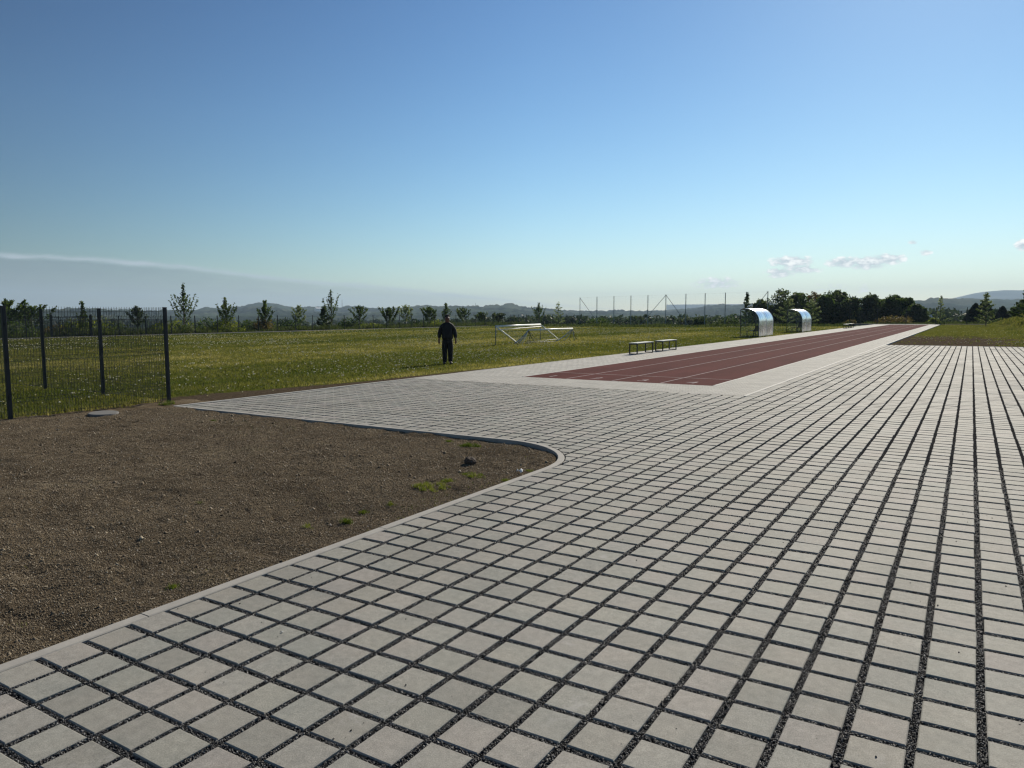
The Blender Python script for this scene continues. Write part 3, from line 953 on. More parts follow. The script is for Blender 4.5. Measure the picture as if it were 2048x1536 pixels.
X_, Y_, r = wedge(42000, 13, 105, -74, -6, .62)
cl = fbm(X_ / 4.0, Y_ / 4.0, 3, 101)
k = (X_ < -13.2) & (X_ > -62) & (Y_ < back_y(X_)) & (rng.random(len(X_)) < np.clip((cl - .40) * 3.4, .03, 1) * np.interp(r, [13, 26, 45, 100], [.14, .45, 1, .9])) & ((Y_ > 8.8) | (X_ < -13.7))
X_, Y_, r = X_[k], Y_[k], r[k]
C = np.stack([X_, Y_, lawn_z(X_, Y_) + .04 + .09 * rng.random(len(r))], 1)
heads('dandelions', C, (.010 + .014 * rng.random(len(r))) * (1 + r * .012), 'white dandelion clocks dotted over the playing field')
X_, Y_, r = wedge(900, 48, 120, -4, 4)
k = (X_ > -3.4)
C = np.stack([X_[k], Y_[k], lawn_z(X_[k], Y_[k]) + .08], 1)
C = C[fbm(C[:, 0] / 3, C[:, 1] / 5, 3, 111) > .52]
heads('dandelions', C, .018 + .014 * rng.random(len(C)), 'white dandelion clocks on the far right lawn')


# ------------------------------------------------------------------ fences
def fence_panel_mesh(L, H, step, wr, bends, hz):
    """welded wire panel along +X from 0..L, V-bends at heights"""
    mb = MB()
    prof = [(0, .03)]
    for z in bends: prof += [(0, z - .055), (-.035, z), (0, z + .055)]
    prof += [(0, H)]
    n = int(L / step)
    for i in range(n + 1):
        x = .02 + (L - .04) * i / n
        mb.tube([(x, p[0], p[1]) for p in prof], wr, 4, False)
    for z in hz:
        y = 0
        for b_ in bends:
            if abs(z - b_) < .055: y = -.035 * (1 - abs(z - b_) / .055)
        mb.tube([(0.005, y - .005, z), (L - .005, y - .005, z)], wr * 1.25, 4, False)
    return mb.mesh('mesh_panel')


def post_mesh(H, s=.03, cap=True):
    mb = MB(); mb.bbox(-s, s, -s, s, -.35, H, .004)
    mb.bbox(-s - .003, s + .003, -s - .003, s + .003, H, H + .012, .003)
    for z in (.35, .95, 1.55):
        if z < H: mb.box(s, s + .012, -.012, .012, z, z + .05)
    return mb.mesh('fence_post')


# near fence
nf = empty('mesh_fence', (-13.45, 8.82, 0)); tag(nf, 'dark welded wire fence with square posts in the left foreground beside the bare soil', 'fence')
pm = post_mesh(1.85, .03)
hz = [.05, .27, .33, .53, .75, .95, 1.02, 1.2, 1.42, 1.62, 1.69, 1.78]
pan = fence_panel_mesh(2.75, 1.86, .05, .0028, (.30, .985, 1.655), hz)
pan2 = fence_panel_mesh(2.42, 1.86, .05, .0028, (.30, .985, 1.655), hz)
pm.materials.append(M_ANTH); pan.materials.append(M_WIRE); pan2.materials.append(M_WIRE)
first = True
for (x, y) in [(0, 0), (.03, -2.87), (.05, -5.7), (-2.53, .12), (-5.03, .16), (-7.53, .2)]:
    o = bpy.data.objects.new('fence_post', pm); COL.objects.link(o); o.parent = nf; o.location = (x, y, 0)
for (x, y, rz, mm) in [(0, -.06, -math.pi / 2 + .01, pan), (.03, -2.93, -math.pi / 2 + .007, pan), (-.05, .0, math.pi - .04, pan2), (-2.58, .12, math.pi - .016, pan2), (-5.08, .16, math.pi - .016, pan2)]:
    o = bpy.data.objects.new('mesh_panel', mm); COL.objects.link(o); o.parent = nf; o.location = (x, y, 0); o.rotation_euler = (0, 0, rz)

# far-left boundary fence
bf = empty('boundary_fence', (-63.4, 42.16, 0)); tag(bf, 'long dark wire fence with thin posts along the far left edge of the field', 'fence')
pm2 = MB(); pm2.bbox(-.03, .03, -.03, .03, -.4, 1.72, .004); pm2 = pm2.mesh('fence_post'); pm2.materials.append(M_ANTH)
fp = fence_panel_mesh(2.44, 1.66, .1, .003, (.30, 1.3), [.05, .3, .6, .95, 1.3, 1.6]); fp.materials.append(M_WIRE)
for k in range(-12, 27):
    o = bpy.data.objects.new('fence_post', pm2); COL.objects.link(o); o.parent = bf; o.location = (0, 2.5 * k, 0)
    if k < 26 and k != -4:
        o = bpy.data.objects.new('mesh_panel', fp); COL.objects.link(o); o.parent = bf; o.location = (0, 2.5 * k + .03, 0); o.rotation_euler = (0, 0, math.pi / 2)
for k in range(1, 5):
    o = bpy.data.objects.new('fence_post', pm2); COL.objects.link(o); o.parent = bf; o.location = (2.5 * k, 65.0, 0)
    o = bpy.data.objects.new('mesh_panel', fp); COL.objects.link(o); o.parent = bf; o.location = (2.5 * (k - 1) + .03, 65.0, 0)
# wider gate posts
for (y, n_) in ((-10.6, 0), (-7.4, 1)):
    mb = MB(); mb.bbox(-.07, .07, y - .07, y + .07, -.4, 1.85, .006); mb.build('gate_post', M_ANTH, bf)
mb = MB()
mb.bbox(-.02, .02, -10.48, -7.55, .12, .17); mb.bbox(-.02, .02, -10.48, -7.55, 1.6, 1.65)
for y in np.arange(-10.45, -7.5, .145): mb.box(-.012, .012, y, y + .024, .17, 1.6)
mb.build('gate_leaf', M_ANTH, bf)
for yy in (49.1, 51.2):
    pass

# far-end fence on the right
ef = empty('boundary_fence', (-14, 130.2, 0)); tag(ef, 'dark wire fence with tall thin posts across the far right end beyond the track', 'fence')
pm3 = MB(); pm3.bbox(-.045, .045, -.045, .045, -.6, 2.55, .004); pm3 = pm3.mesh('fence_post'); pm3.materials.append(M_ANTH)
fp3 = fence_panel_mesh(3.9, 2.4, .13, .004, (.3, 1.9), [.05, .5, 1.0, 1.5, 2.0, 2.35]); fp3.materials.append(M_WIRE)
for k in range(0, 12):
    x = -8.55 + 4.02 * (k - 6) + 14
    o = bpy.data.objects.new('fence_post', pm3); COL.objects.link(o); o.parent = ef; o.location = (x + 16, 0, 0 if k < 9 else .8)
    if k < 11:
        o = bpy.data.objects.new('mesh_panel', fp3); COL.objects.link(o); o.parent = ef; o.location = (x + 16.06, 0, 0 if k < 9 else .6)

# ball-catch net
bn = empty('ball_catch_net', (-53.8, 108, 0)); tag(bn, 'tall pale ball catching net on thin steel posts behind the far field edge', 'sports net')
NPX = [1160, 1194, 1228, 1262, 1296, 1332, 1372, 1410.5, 1451, 1493, 1536]
NTY = [595, 593.5, 592.3, 591.3, 590.3, 589, 587.5, 586.3, 585.2, 583.6, 582]
tops = []
for k, (x, y) in enumerate(zip(NPX, NTY)):
    d = F_ * FPX + R_ * (x - 1024) + U_ * (768 - y); t = 108.0 / d.y; p = d * t
    tops.append((p.x + 53.8, 0, p.z + CAMZ))
for k, t in enumerate(tops):
    mb = MB(); mb.tube([(t[0], 0, -.8), (t[0], 0, t[2])], .055 if k not in (0,) else .045, 8); mb.build('post', M_GALV, bn)
mb = MB()
for a, bq in ((0, 1.25), (5, -1.45), (5, 1.25), (10, -1.3)):
    t = tops[a]; mb = MB(); mb.tube([(t[0], 0, t[2] - .08), (t[0] + bq * 3.0, -.02, -.3)], .035, 6); mb.build('brace', M_GALV, bn)
mb = MB()
for k in range(10):
    a, b_ = tops[k], tops[k + 1]; mb.tube([(a[0], .03, a[2] - .03), ((a[0] + b_[0]) / 2, .03, (a[2] + b_[2]) / 2 - .06), (b_[0], .03, b_[2] - .03)], .0035, 4)
mb.build('top_cable', M_GALV, bn)
mb = MB()
for k in range(10):
    a, b_ = tops[k], tops[k + 1]
    for i in range(12):
        t = i / 12; x = a[0] + (b_[0] - a[0]) * t; z = a[2] + (b_[2] - a[2]) * t - .05
        mb.tube([(x, .03, -.2), (x, .03, z)], .0013, 3, False)
for i in range(18):
    z = .1 + i * .25
    mb.tube([(tops[0][0], .03, z), (tops[-1][0], .03, z * 1.08)], .0013, 3, False)
mb.build('net', M_NETG, bn)


# ------------------------------------------------------------------ dugouts
def m_dug():
    m = Mat('polished_sheet')
    c = m.coord()
    m.set(Metallic=.92, Roughness=.16); m.b.inputs['Base Color'].default_value = (.80, .80, .80, 1)
    m.rough(m.math('ADD', .17, m.math('MULTIPLY', m.noise(3, 4, .6, c), .16)))
    m.bump(m.noise(1.3, 3, .5, c), .12, .03)
    return m.m


M_DUG = m_dug()
mg = Mat('clear_side_sheet'); mg.set(Roughness=.08)
mg.b.inputs['Base Color'].default_value = (.75, .85, .85, 1)
tr = mg.n.new('ShaderNodeBsdfTransparent'); tr.inputs[0].default_value = (.95, .97, .97, 1); mxs = mg.n.new('ShaderNodeMixShader'); mxs.inputs[0].default_value = .05
mg.l.new(tr.outputs[0], mxs.inputs[1]); mg.l.new(mg.b.outputs[0], mxs.inputs[2]); mg.l.new(mxs.outputs[0], mg.out.inputs[0])
M_CLEAR = mg.m


def dug_prof():
    P = [(-1.34, 2.00), (-1.2, 2.04), (-1.05, 2.055)]
    for t in np.linspace(0, math.pi / 2, 13)[1:]:
        P.append((-.95 + .95 * math.sin(t), 1.12 + .94 * math.cos(t)))
    P += [(0, .75), (0, .4), (0, .03)]
    return P


def make_dugout(L):
    r = empty('team_shelter')
    pr = dug_prof()
    # two roof sheets, each slightly crowned between the hoops
    for s in range(2):
        y0, y1 = s * L / 2 + .03, (s + 1) * L / 2 - .03
        nb = 16; vs = []; fs = []
        for side in (0, 1):
            for i, (x, z) in enumerate(pr):
                a = pr[max(i - 1, 0)]; b_ = pr[min(i + 1, len(pr) - 1)]; tx_, tz_ = b_[0] - a[0], b_[1] - a[1]; q = math.hypot(tx_, tz_)
                nx_, nz_ = -tz_ / q, tx_ / q
                for j in range(nb + 1):
                    t = j / nb; bul = .05 * math.sin(math.pi * t) + .010 * math.cos(t * math.pi * 8)
                    h = bul - side * .006
                    vs.append((x + nx_ * h, y0 + (y1 - y0) * t, z + nz_ * h))
        m_ = len(pr); W = nb + 1
        for i in range(m_ - 1):
            for j in range(nb):
                a = i * W + j; fs.append((a, a + W, a + W + 1, a + 1)); a += m_ * W; fs.append((a, a + 1, a + W + 1, a + W))
        mb = MB(); mb.add(vs, fs); o = mb.build('curved_sheet', M_DUG, r, True)
        for p in o.data.polygons:
            pass
    for y in (0, L / 2, L):
        mb = MB(); mb.tube([(x, y, z) for x, z in pr], .026, 6); mb.build('hoop', M_WHITE if y else M_GALV, r, True)
    for y in (0.0, L):
        mb = MB(); mb.tube([(-1.34, y, 0), (-1.34, y, 2.0)], .028, 6); mb.tube([(-1.34, y, .06), (0, y, .06)], .022, 6); mb.build('side_frame', M_BLACK, r)
        mb = MB(); vs = [(-1.32, y, .08)] + [(x * .99, y, z - .01) for x, z in pr]
        mb.add(vs, [tuple(range(len(vs)))]); mb.build('side_sheet', M_CLEAR, r)
    mb = MB(); mb.tube([(-1.34, 0, 2.0), (-1.34, L, 2.0)], .028, 6); mb.build('front_rail', M_BLACK, r)
    mb = MB(); mb.bbox(-.95, -.90, .05, L - .05, .38, .42); mb.bbox(-.45, -.40, .05, L - .05, .38, .42)
    for y in (.25, L / 2, L - .25):
        mb.bbox(-.93, -.88, y - .02, y + .02, 0, .38); mb.bbox(-.45, -.40, y - .02, y + .02, 0, .38)
    mb.build('bench_frame', M_BLACK, r)
    k = int(L / .5)
    for i in range(k):
        y = .2 + i * (L - .4 - .44) / (k - 1)
        mb = MB(); pp = [(-.82, .435), (-.5, .425), (-.40, .47), (-.34, .62), (-.30, .80)]
        vs = []; fs = []
        for (x, z) in pp:
            for yy, dz in ((0, .02), (.1, 0), (.32, 0), (.42, .02)): vs.append((x, y + yy, z + dz))
        n4 = len(vs); vs += [(v[0] + .012, v[1], v[2] - .014) for v in vs]
        for a in range(4):
            for c in range(3):
                q = a * 4 + c; fs.append((q, q + 1, q + 5, q + 4)); fs.append((n4 + q, n4 + q + 4, n4 + q + 5, n4 + q + 1))
        mb.add(vs, fs); mb.build('seat', simple('navy_seat', (.012, .02, .045), .4) if i == 0 and 'navy_seat' not in bpy.data.materials else bpy.data.materials['navy_seat'], r, True)
    return r


d1 = make_dugout(4.55); d1.location = (-13.25, 55.9, 0); tag(d1, 'nearer of the two team shelters with a curved shiny metal roof', 'team shelter', 'curved team shelters beside the track')
d2 = copy_thing(d1, (-13.25, 72.2, 0)); d2['label'] = 'farther of the two team shelters with a curved shiny metal roof'


# ------------------------------------------------------------------ benches
def make_bench(L):
    r = empty('bench')
    mb = MB()
    for i in range(3): mb.bbox(-.19 + i * .13, -.07 + i * .13, 0, L, .455, .49, .005)
    mb.build('seat', M_WOODTOP, r)
    for y in (.06, L - .10):
        mb = MB()
        mb.bbox(-.19, -.145, y, y + .045, 0, .45, .003); mb.bbox(.145, .19, y, y + .045, 0, .45, .003)
        mb.bbox(-.145, .145, y + .001, y + .044, 0.001, .04, .003); mb.bbox(-.145, .145, y + .001, y + .044, .41, .449, .003)
        mb.build('leg_frame', M_BLACK, r)
    mb = MB(); mb.bbox(-.02, .02, .106, L - .101, .415, .45, .003); mb.build('rail', M_BLACK, r)
    return r


b1 = make_bench(1.95); b1.location = (-12.08, 29.2, 0); tag(b1, 'backless bench with pale seat, nearer one of the near pair beside the red track', 'bench', 'backless benches along the track')
b2_ = copy_thing(b1, (-12.08, 32.25, 0)); b2_['label'] = 'backless bench with pale seat, farther one of the near pair by the track'
b3 = copy_thing(b1, (-12.15, 91.5, 0)); b3['label'] = 'distant backless bench beyond the second shelter, nearer of the far pair by the track'
b4 = copy_thing(b1, (-12.15, 95.3, 0)); b4['label'] = 'most distant bench on the paved strip near the far end of the track'


# ------------------------------------------------------------------ goals lying on the grass
def gnd(x, y): return float(lawn_z(x, y))


gA = empty('football_goal', (-22.65, 34.9, 0)); tag(gA, 'longer left white goal frame lying on the grass with straight slanted bars', 'goal', 'football goals lying on the field')
P1, P2 = Vector((0, 0, 1.04)), Vector((-1.75, 8.15, 1.04))
mb = MB(); mb.tube([P1, P2], .055, 10); mb.build('crossbar', M_WHITE, gA, True)
mb = MB(); mb.tube([P1 + Vector((.05, .02, -.20)), P2 + Vector((.05, .02, -.13))], .022, 8); mb.build('rear_bar', M_WHITE, gA, True)
for P, nm in ((P1, 0), (P2, 1)):
    mb = MB(); mb.tube([P, Vector((P.x, P.y, 0))], .03, 6); mb.build('upright', M_GALV, gA, True)
for P, D in ((P1, Vector((-.45, 3.0, .02))), (P2, Vector((-1.7, 10.5, .02)))):
    mb = MB(); mb.tube([P, D], .045, 8); mb.build('slanted_bar', M_WHITE, gA, True)
mb = MB(); mb.tube([Vector((-.45, 3.0, .0)), Vector((-1.7, 10.5, .0))], .018, 8); mb.build('ground_bar', M_GREYT, gA, True)
mb = MB()
for i in range(8):
    t = i / 7; a = P1.lerp(P2, t); b_ = Vector((-.45, 3.0, .05)).lerp(Vector((-1.7, 10.5, .05)), t)
    mb.tube([a, (a + b_) / 2 + Vector((0, 0, -.22)), b_], .0025, 3, False)
for j in range(1, 8):
    t = j / 8; a = P1.lerp(Vector((-.45, 3.0, .05)), t); b_ = P2.lerp(Vector((-1.7, 10.5, .05)), t); sg = -.44 * t * (1 - t) * 2
    mb.tube([a, a.lerp(b_, .5) + Vector((0, 0, sg)), b_], .0025, 3, False)
mb.build('net', M_GREYT, gA)

gB = empty('football_goal', (-22.5, 38.25, 0)); tag(gB, 'shorter right white goal on the grass with net straps fanned out at both ends', 'goal', 'football goals lying on the field')
Q1, Q2 = Vector((0, 0, .77)), Vector((.4, 5.0, .78))
mb = MB(); mb.tube([Q1, Q2], .05, 10); mb.build('crossbar', M_WHITE, gB, True)


def strand(P, D, r0, r1, sag, mat):
    pts = []
    for i in range(9):
        t = i / 8; p = P.lerp(D, t); p.z -= sag * math.sin(math.pi * t) * (P.z - D.z)
        pts.append(p)
    mb = MB(); mb.tube(pts, [.62 * (r0 + (r1 - r0) * i / 8) for i in range(9)], 6); mb.build('net_strap', mat, gB, True)


for (dx, dy, r0, r1, sg, mt) in ((-.38, -1.0, .04, .07, .10, M_GREYT), (-.3, -.75, .05, .06, .12, M_GREYT), (-.15, -.55, .03, .03, .12, M_WHITE), (-.1, .35, .03, .03, .16, M_ANTH), (0, .8, .03, .035, .2, M_ANTH), (.1, 1.9, .02, .02, .3, M_ANTH)):
    strand(Q1, Vector((dx, dy + .1, .02)), r0, r1, sg, mt)
for (dx, dy, r0, r1, sg, mt) in ((.30, 2.9, .045, .06, .12, M_GREYT), (.32, 3.9, .04, .03, .14, M_GREYT), (.35, 4.6, .03, .03, .1, M_ANTH), (.42, 5.3, .05, .03, .14, M_GREYT), (.46, 5.6, .03, .03, .18, M_ANTH)):
    strand(Q2, Vector((dx, dy, .02)), r0, r1, sg, mt)
mb = MB(); mb.tube([Vector((-.4, -1.0, .015)), Vector((.3, 2.9, .015))], .015, 6); mb.build('ground_bar', M_GREYT, gB, True)

# ------------------------------------------------------------------ concrete cover, clod, litter
mb = MB()
rr_ = [(.0, .036), (.225, .036), (.235, .030), (.24, .012), (.24, -.004), (.19, -.01), (.19, -.2)]
n = 40; vs = []
for (r_, z) in rr_:
    for i in range(n):
        a = 2 * math.pi * i / n; vs.append((max(r_, .001) * math.cos(a), max(r_, .001) * math.sin(a), z + .0))
fs = []
for k in range(len(rr_) - 1):
    for i in range(n): j = (i + 1) % n; fs.append((k * n + i, (k + 1) * n + i, (k + 1) * n + j, k * n + j))
mb.add(vs, fs)
o = mb.build('manhole_cover', simple('weathered_concrete', (.145, .14, .13), .85, 0, .2, 12, .003), smooth=False)
o.location = (-12.72, 7.1, -.005); o.rotation_euler = (.02, .03, 0); tag(o, 'round grey concrete manhole cover raised above the soil beside the wire fence', 'manhole cover')


def clod(name, loc, s, mat, lab, cat, sq=.6, seed=0):
    bm = bmesh.new(); bmesh.ops.create_icosphere(bm, subdivisions=3, radius=1)
    for v in bm.verts:
        q = v.co * 2.2; k = float(vnoise(q.x + q.z * 1.3 + seed, q.y - q.z, seed)); k2 = float(vnoise(q.x * 3 + q.z * 2, q.y * 3, seed + 2))
        v.co *= .72 + .4 * k + .16 * k2
        v.co.x *= s[0]; v.co.y *= s[1]; v.co.z *= s[2]
    me = bpy.data.meshes.new(name); bm.to_mesh(me); bm.free()
    o = link(name, me, mat, smooth=False); o.location = loc
    return tag(o, lab, cat)


clod('earth_clod', (-4.86, 6.93, .005), (.075, .06, .05), simple('dark_clod', (.075, .052, .038), .95, 0, .3, 40, .004), 'dark brown lump of earth sitting on the soil near the kerb bend', 'earth clod', seed=5)
mb = MB()
me_ = []
for (x, y, s, a) in ((0, 0, .030, .3), (.035, -.04, .018, 1.2), (-.03, -.02, .012, .6)):
    c, q = math.cos(a) * s, math.sin(a) * s
    mb.add([(x - c, y - q, .002), (x + q, y - c, .012), (x + c, y + q, .02), (x - q, y + c, .03), (x, y, .028)], [(0, 1, 4), (1, 2, 4), (2, 3, 4), (3, 0, 4)])
o = mb.build('paper_scrap', simple('white_paper', (.75, .75, .72), .7)); o.location = (-4.10, 6.80, -.012)
tag(o, 'crumpled white scrap of paper on the soil just inside the kerb bend', 'litter')
o = chips('twig', np.array([[0, 0, 0.]]), np.array([.001]), M_CHIP, np.array([.5]))
bpy.data.objects.remove(o)
mb = MB(); mb.tube([(0, 0, .004), (.004, .03, .007), (.002, .062, .004)], .0022, 5); o = mb.build('straw', simple('pale_straw', (.75, .72, .6), .6)); o.location = (-.175, 2.32, .0); o.rotation_euler = (0, 0, .25)
tag(o, 'short pale straw lying by the joint in the right foreground', 'straw')
o = clod('stone', (-3.06, 2.60, .006), (.007, .005, .003), simple('pale_stone', (.5, .48, .44), .8), 'small white pebble on a paver near the kerb at lower left', 'pebble', seed=9)


# weeds on the soil
def weed(x, y, R, H, n, lab, yellow=.5):
    nc = max(3, int(n / 38)); ca_ = rng.random(nc) * 2 * np.pi; cr_ = (R * .8 if n >= 280 else R * .3) * np.sqrt(rng.random(nc)); w_i = rng.integers(0, nc, n)
    X_ = cr_[w_i] * np.cos(ca_[w_i]) + rng.normal(0, .024, n); Y_ = cr_[w_i] * np.sin(ca_[w_i]) + rng.normal(0, .016, n); rr = np.minimum(np.hypot(X_, Y_), R)
    C = np.stack([X_, Y_, np.zeros(n)], 1)
    k = (1 - .5 * rr / R)
    o = blades('weed_tuft', C, H * (.4 + .8 * rng.random(n)) * k, .003 + .004 * rng.random(n), M_WEEDG, np.clip(rng.random(n) * .8 + yellow - .4, 0, 1), 1.1)
    o.location = (x, y, float(soil_z(np.array([x]), np.array([y]))[0]) - .004)
    tag(o, lab, 'weed', 'weed tufts on the bare soil')


weed(-5.50, 7.86, .17, .065, 500, 'broad dark green weed tuft close to the far kerb of the soil bed', .3)
weed(-6.00, 8.05, .09, .045, 160, 'small bright weed tuft left of the broad one by the far kerb', .6)
weed(-4.50, 5.72, .20, .06, 620, 'yellow green grass clump, largest in the middle of the soil bed near the kerb', .8)
weed(-4.52, 6.05, .13, .05, 260, 'grass clump just behind and right of the largest yellow green clump', .7)
weed(-4.48, 6.42, .16, .05, 330, 'loose pale green clump in front of the earth clod', .6)
weed(-4.02, 6.36, .07, .04, 120, 'small green tuft touching the kerb before the bend', .6)
weed(-4.08, 6.95, .06, .04, 70, 'tiny tuft beside the white paper scrap', .5)
weed(-4.35, 4.95, .05, .045, 60, 'lone upright sprout near the straight kerb', .6)
weed(-4.42, 4.70, .07, .045, 90, 'small weed left of the lone upright sprout', .5)
weed(-4.32, 4.35, .10, .05, 150, 'low spreading weed beside the middle of the straight kerb', .35)
weed(-4.50, 4.12, .05, .05, 60, 'thin yellowish weed in the middle of the left soil', .8)
weed(-4.22, 2.75, .06, .035, 80, 'small bright green rosette nearest the camera by the kerb', .6)
weed(-5.90, 4.13, .03, .04, 30, 'single thin sprout out in the open soil at left', .5)
weed(-13.05, 8.55, .22, .10, 300, 'leafy weed at the foot of the last wire fence post beside the paving tip', .45)
weed(-10.4, 7.6, .22, .03, 120, 'faint flat weeds in front of the paving tip', .4)


# ------------------------------------------------------------------ trees and shrubs
def leafquads(P, S, jitter=.5, up=0.0):
    """P (n,3) S (n,) -> verts (4n,3), faces (n,4)"""
    n = len(P)
    u = rng.normal(size=(n, 3)); u /= np.linalg.norm(u, axis=1)[:, None]
    w_ = rng.normal(size=(n, 3)); v = np.cross(u, w_); v /= np.linalg.norm(v, axis=1)[:, None]
    a = S[:, None]
    V = np.stack([P + u * a, P + v * a * .55, P - u * a, P - v * a * .55], 1).reshape(-1, 3)
    i = np.arange(n)[:, None] * 4
    return V, i + np.array([[0, 1, 2, 3]])


def add_crown(root, P, S, mat, name='crown', clump=None):
    V, f = leafquads(P, S)
    base = fbm(P[:, 0] * 1.3 + P[:, 2] * .9, P[:, 1] * 1.3 - P[:, 2] * 1.1, 2, 5)
    at_ = np.clip((base - .5) * 1.6 + .5 + (rng.random(len(P)) - .5) * .5, 0, 1)
    return link(name, np_mesh(name, V, [f], np.repeat(at_, 4)), mat, root)


def sapling(loc, H, W, mat, lab, leaf=.085, dens=1.0, kind='up', low=.22, group='young trees behind the far left fence', cat='young tree'):
    r = empty('young_tree', loc); tag(r, lab, cat, group)
    mb = MB(); lean = (rnd.uniform(-.03, .03) * H, rnd.uniform(-.03, .03) * H)
    tp = [(lean[0] * t * t, lean[1] * t * t, H * .97 * t) for t in np.linspace(0, 1, 8)]
    r0 = .012 * H + .01
    mb.tube(tp, [r0 * (1 - .85 * t) for t in np.linspace(0, 1, 8)], 6)
    P = []; S = []
    nb = int(9 + 3.6 * H)
    for k in range(nb):
        t = low + (1 - low) * (k + rnd.random() * .6) / nb
        z = H * .95 * t; az_ = k * 2.399 + rnd.uniform(-.4, .4)
        env = math.sin(math.pi * min(1, (t - low * .6) / (1 - low * .6)) ** .75) if kind == 'round' else (1.05 - t) ** .8 if kind == 'cone' else (.55 * (1.05 - t) + .45 * max(0, 1 - abs(t - low - .18) * 3.2))
        L = max(.12, W * .5 * env * rnd.uniform(.75, 1.25))
        rise = {'up': 1.5, 'round': .75, 'cone': .25, 'open': 1.9}[kind] * L
        b0 = Vector((lean[0] * t * t, lean[1] * t * t, z)); d = Vector((math.cos(az_), math.sin(az_), 0))
        pts_ = [b0, b0 + d * L * .55 + Vector((0, 0, rise * .4)), b0 + d * L * .9 + Vector((0, 0, rise))]
        if pts_[2].z > H * 1.02: pts_[2].z = H * rnd.uniform(.9, 1.02)
        mb.tube(pts_, [r0 * .35 * (1 - t * .5), r0 * .22, .004], 4, False)
        nl = int(dens * (4 + 17 * L))
        for q in range(nl):
            s = .12 + .9 * rnd.random() ** .8
            p = pts_[0].lerp(pts_[1], s / .55) if s < .55 else pts_[1].lerp(pts_[2], (s - .55) / .45)
            j = leaf * .6
            P.append((p.x + rnd.gauss(0, j), p.y + rnd.gauss(0, j), p.z + rnd.gauss(0, j))); S.append(leaf * rnd.uniform(.6, 1.35))
    for q in range(int(18 * dens)):
        t = rnd.uniform(.7, 1.0); P.append((lean[0] + rnd.gauss(0, leaf), lean[1] + rnd.gauss(0, leaf), H * t)); S.append(leaf * rnd.uniform(.6, 1.2))
    mb.build('trunk', M_BARK, r)
    add_crown(r, np.array(P), np.array(S), mat)
    return r


def at_px(px, Y=None, X=None):
    """ground point on the plane X=const or Y=const seen at image column px (horizon row)"""
    d = F_ * FPX + R_ * (px - 1024) + U_ * (768 - 640)
    t = X / d.x if X is not None else Y / d.y
    return d.x * t, d.y * t


def ztop(px, py, x, y):
    d = F_ * FPX + R_ * (px - 1024) + U_ * (768 - py); t = math.hypot(x, y) / math.hypot(d.x, d.y); return CAMZ + d.z * t


SAP = [  # px, top y, X plane, width, material, kind, density, label
    (10, 601, -67, 3.2, L_MID, 'round', 3.2, 'broad bushy young tree at the far left edge behind the near wire fence'),
    (62, 611, -69, 3.6, L_MID, 'round', 1.7, 'wide loose young tree behind the near fence, between its first two posts'),
    (166, 602, -66, 1.4, L_MID, 'up', 1.6, 'slim young tree with a thin tip rising above the near wire fence'),
    (274, 611, -66, 1.7, L_DARK, 'round', 2.2, 'compact dark young tree seen through the near fence left of its last post'),
    (368, 566, -66.5, 3.2, L_MID, 'up', 1.5, 'tallest young tree, antler shaped top, behind the far fence right of the last near post'),
    (452, 594, -66.5, 2.6, L_MID, 'up', 2.0, 'young tree with narrow top and wide skirt, second right of the near fence'),
    (530, 600, -66.5, 2.5, L_MID, 'up', 2.3, 'leafy young tree standing before the rounded hilltop'),
    (598, 610, -67, 2.1, L_PALE, 'round', 1.6, 'pale small round young tree right of the rounded hilltop'),
    (648, 613, -66.5, 2.6, L_DARK, 'cone', 4.0, 'dense dark cone shaped young tree just left of the tall sparse one'),
    (663, 578, -68.5, 3.2, L_MID, 'open', .9, 'tall sparse young tree with bare forked branches'),
    (720, 610, -67, 2.4, L_MID, 'round', 1.4, 'umbrella shaped small tree right of the tall sparse one'),
    (778, 614, -66.5, 3.3, L_MID, 'up', 3.2, 'wide bushy young tree midway between the tall sparse one and the man'),
    (812, 609, -69, 2.5, L_PALE, 'round', 1.5, 'pale round topped young tree right of the wide bushy one'),
    (858, 614, -67, 2.9, L_MID, 'round', 2.6, 'round young tree just left of the standing man'),
    (892, 605, -69, 2.2, L_MID, 'up', 1.6, 'young tree with a spiky tip right behind the man\'s head'),
    (926, 615, -67.5, 2.6, L_MID, 'round', 1.6, 'fan shaped young tree just right of the standing man'),
    (962, 625, -68, 2.3, L_MID, 'round', 1.8, 'small low young tree left of the white goals'),
    (996, 627, -68, 2.8, L_DARK, 'round', 1.9, 'dark low young tree above the left end of the longer goal'),
]
for (px, py, XX, W, mt, kd, dn, lab) in SAP:
    x, y = at_px(px, X=XX); z0 = -.35; H = ztop(px, py, x, y) - z0
    sapling((x, y, z0), H, W * 1.0, mt, lab, leaf=.062 + .0005 * math.hypot(x, y), dens=dn * 1.5, kind=kd, low=.2 if kd != 'round' else .34)
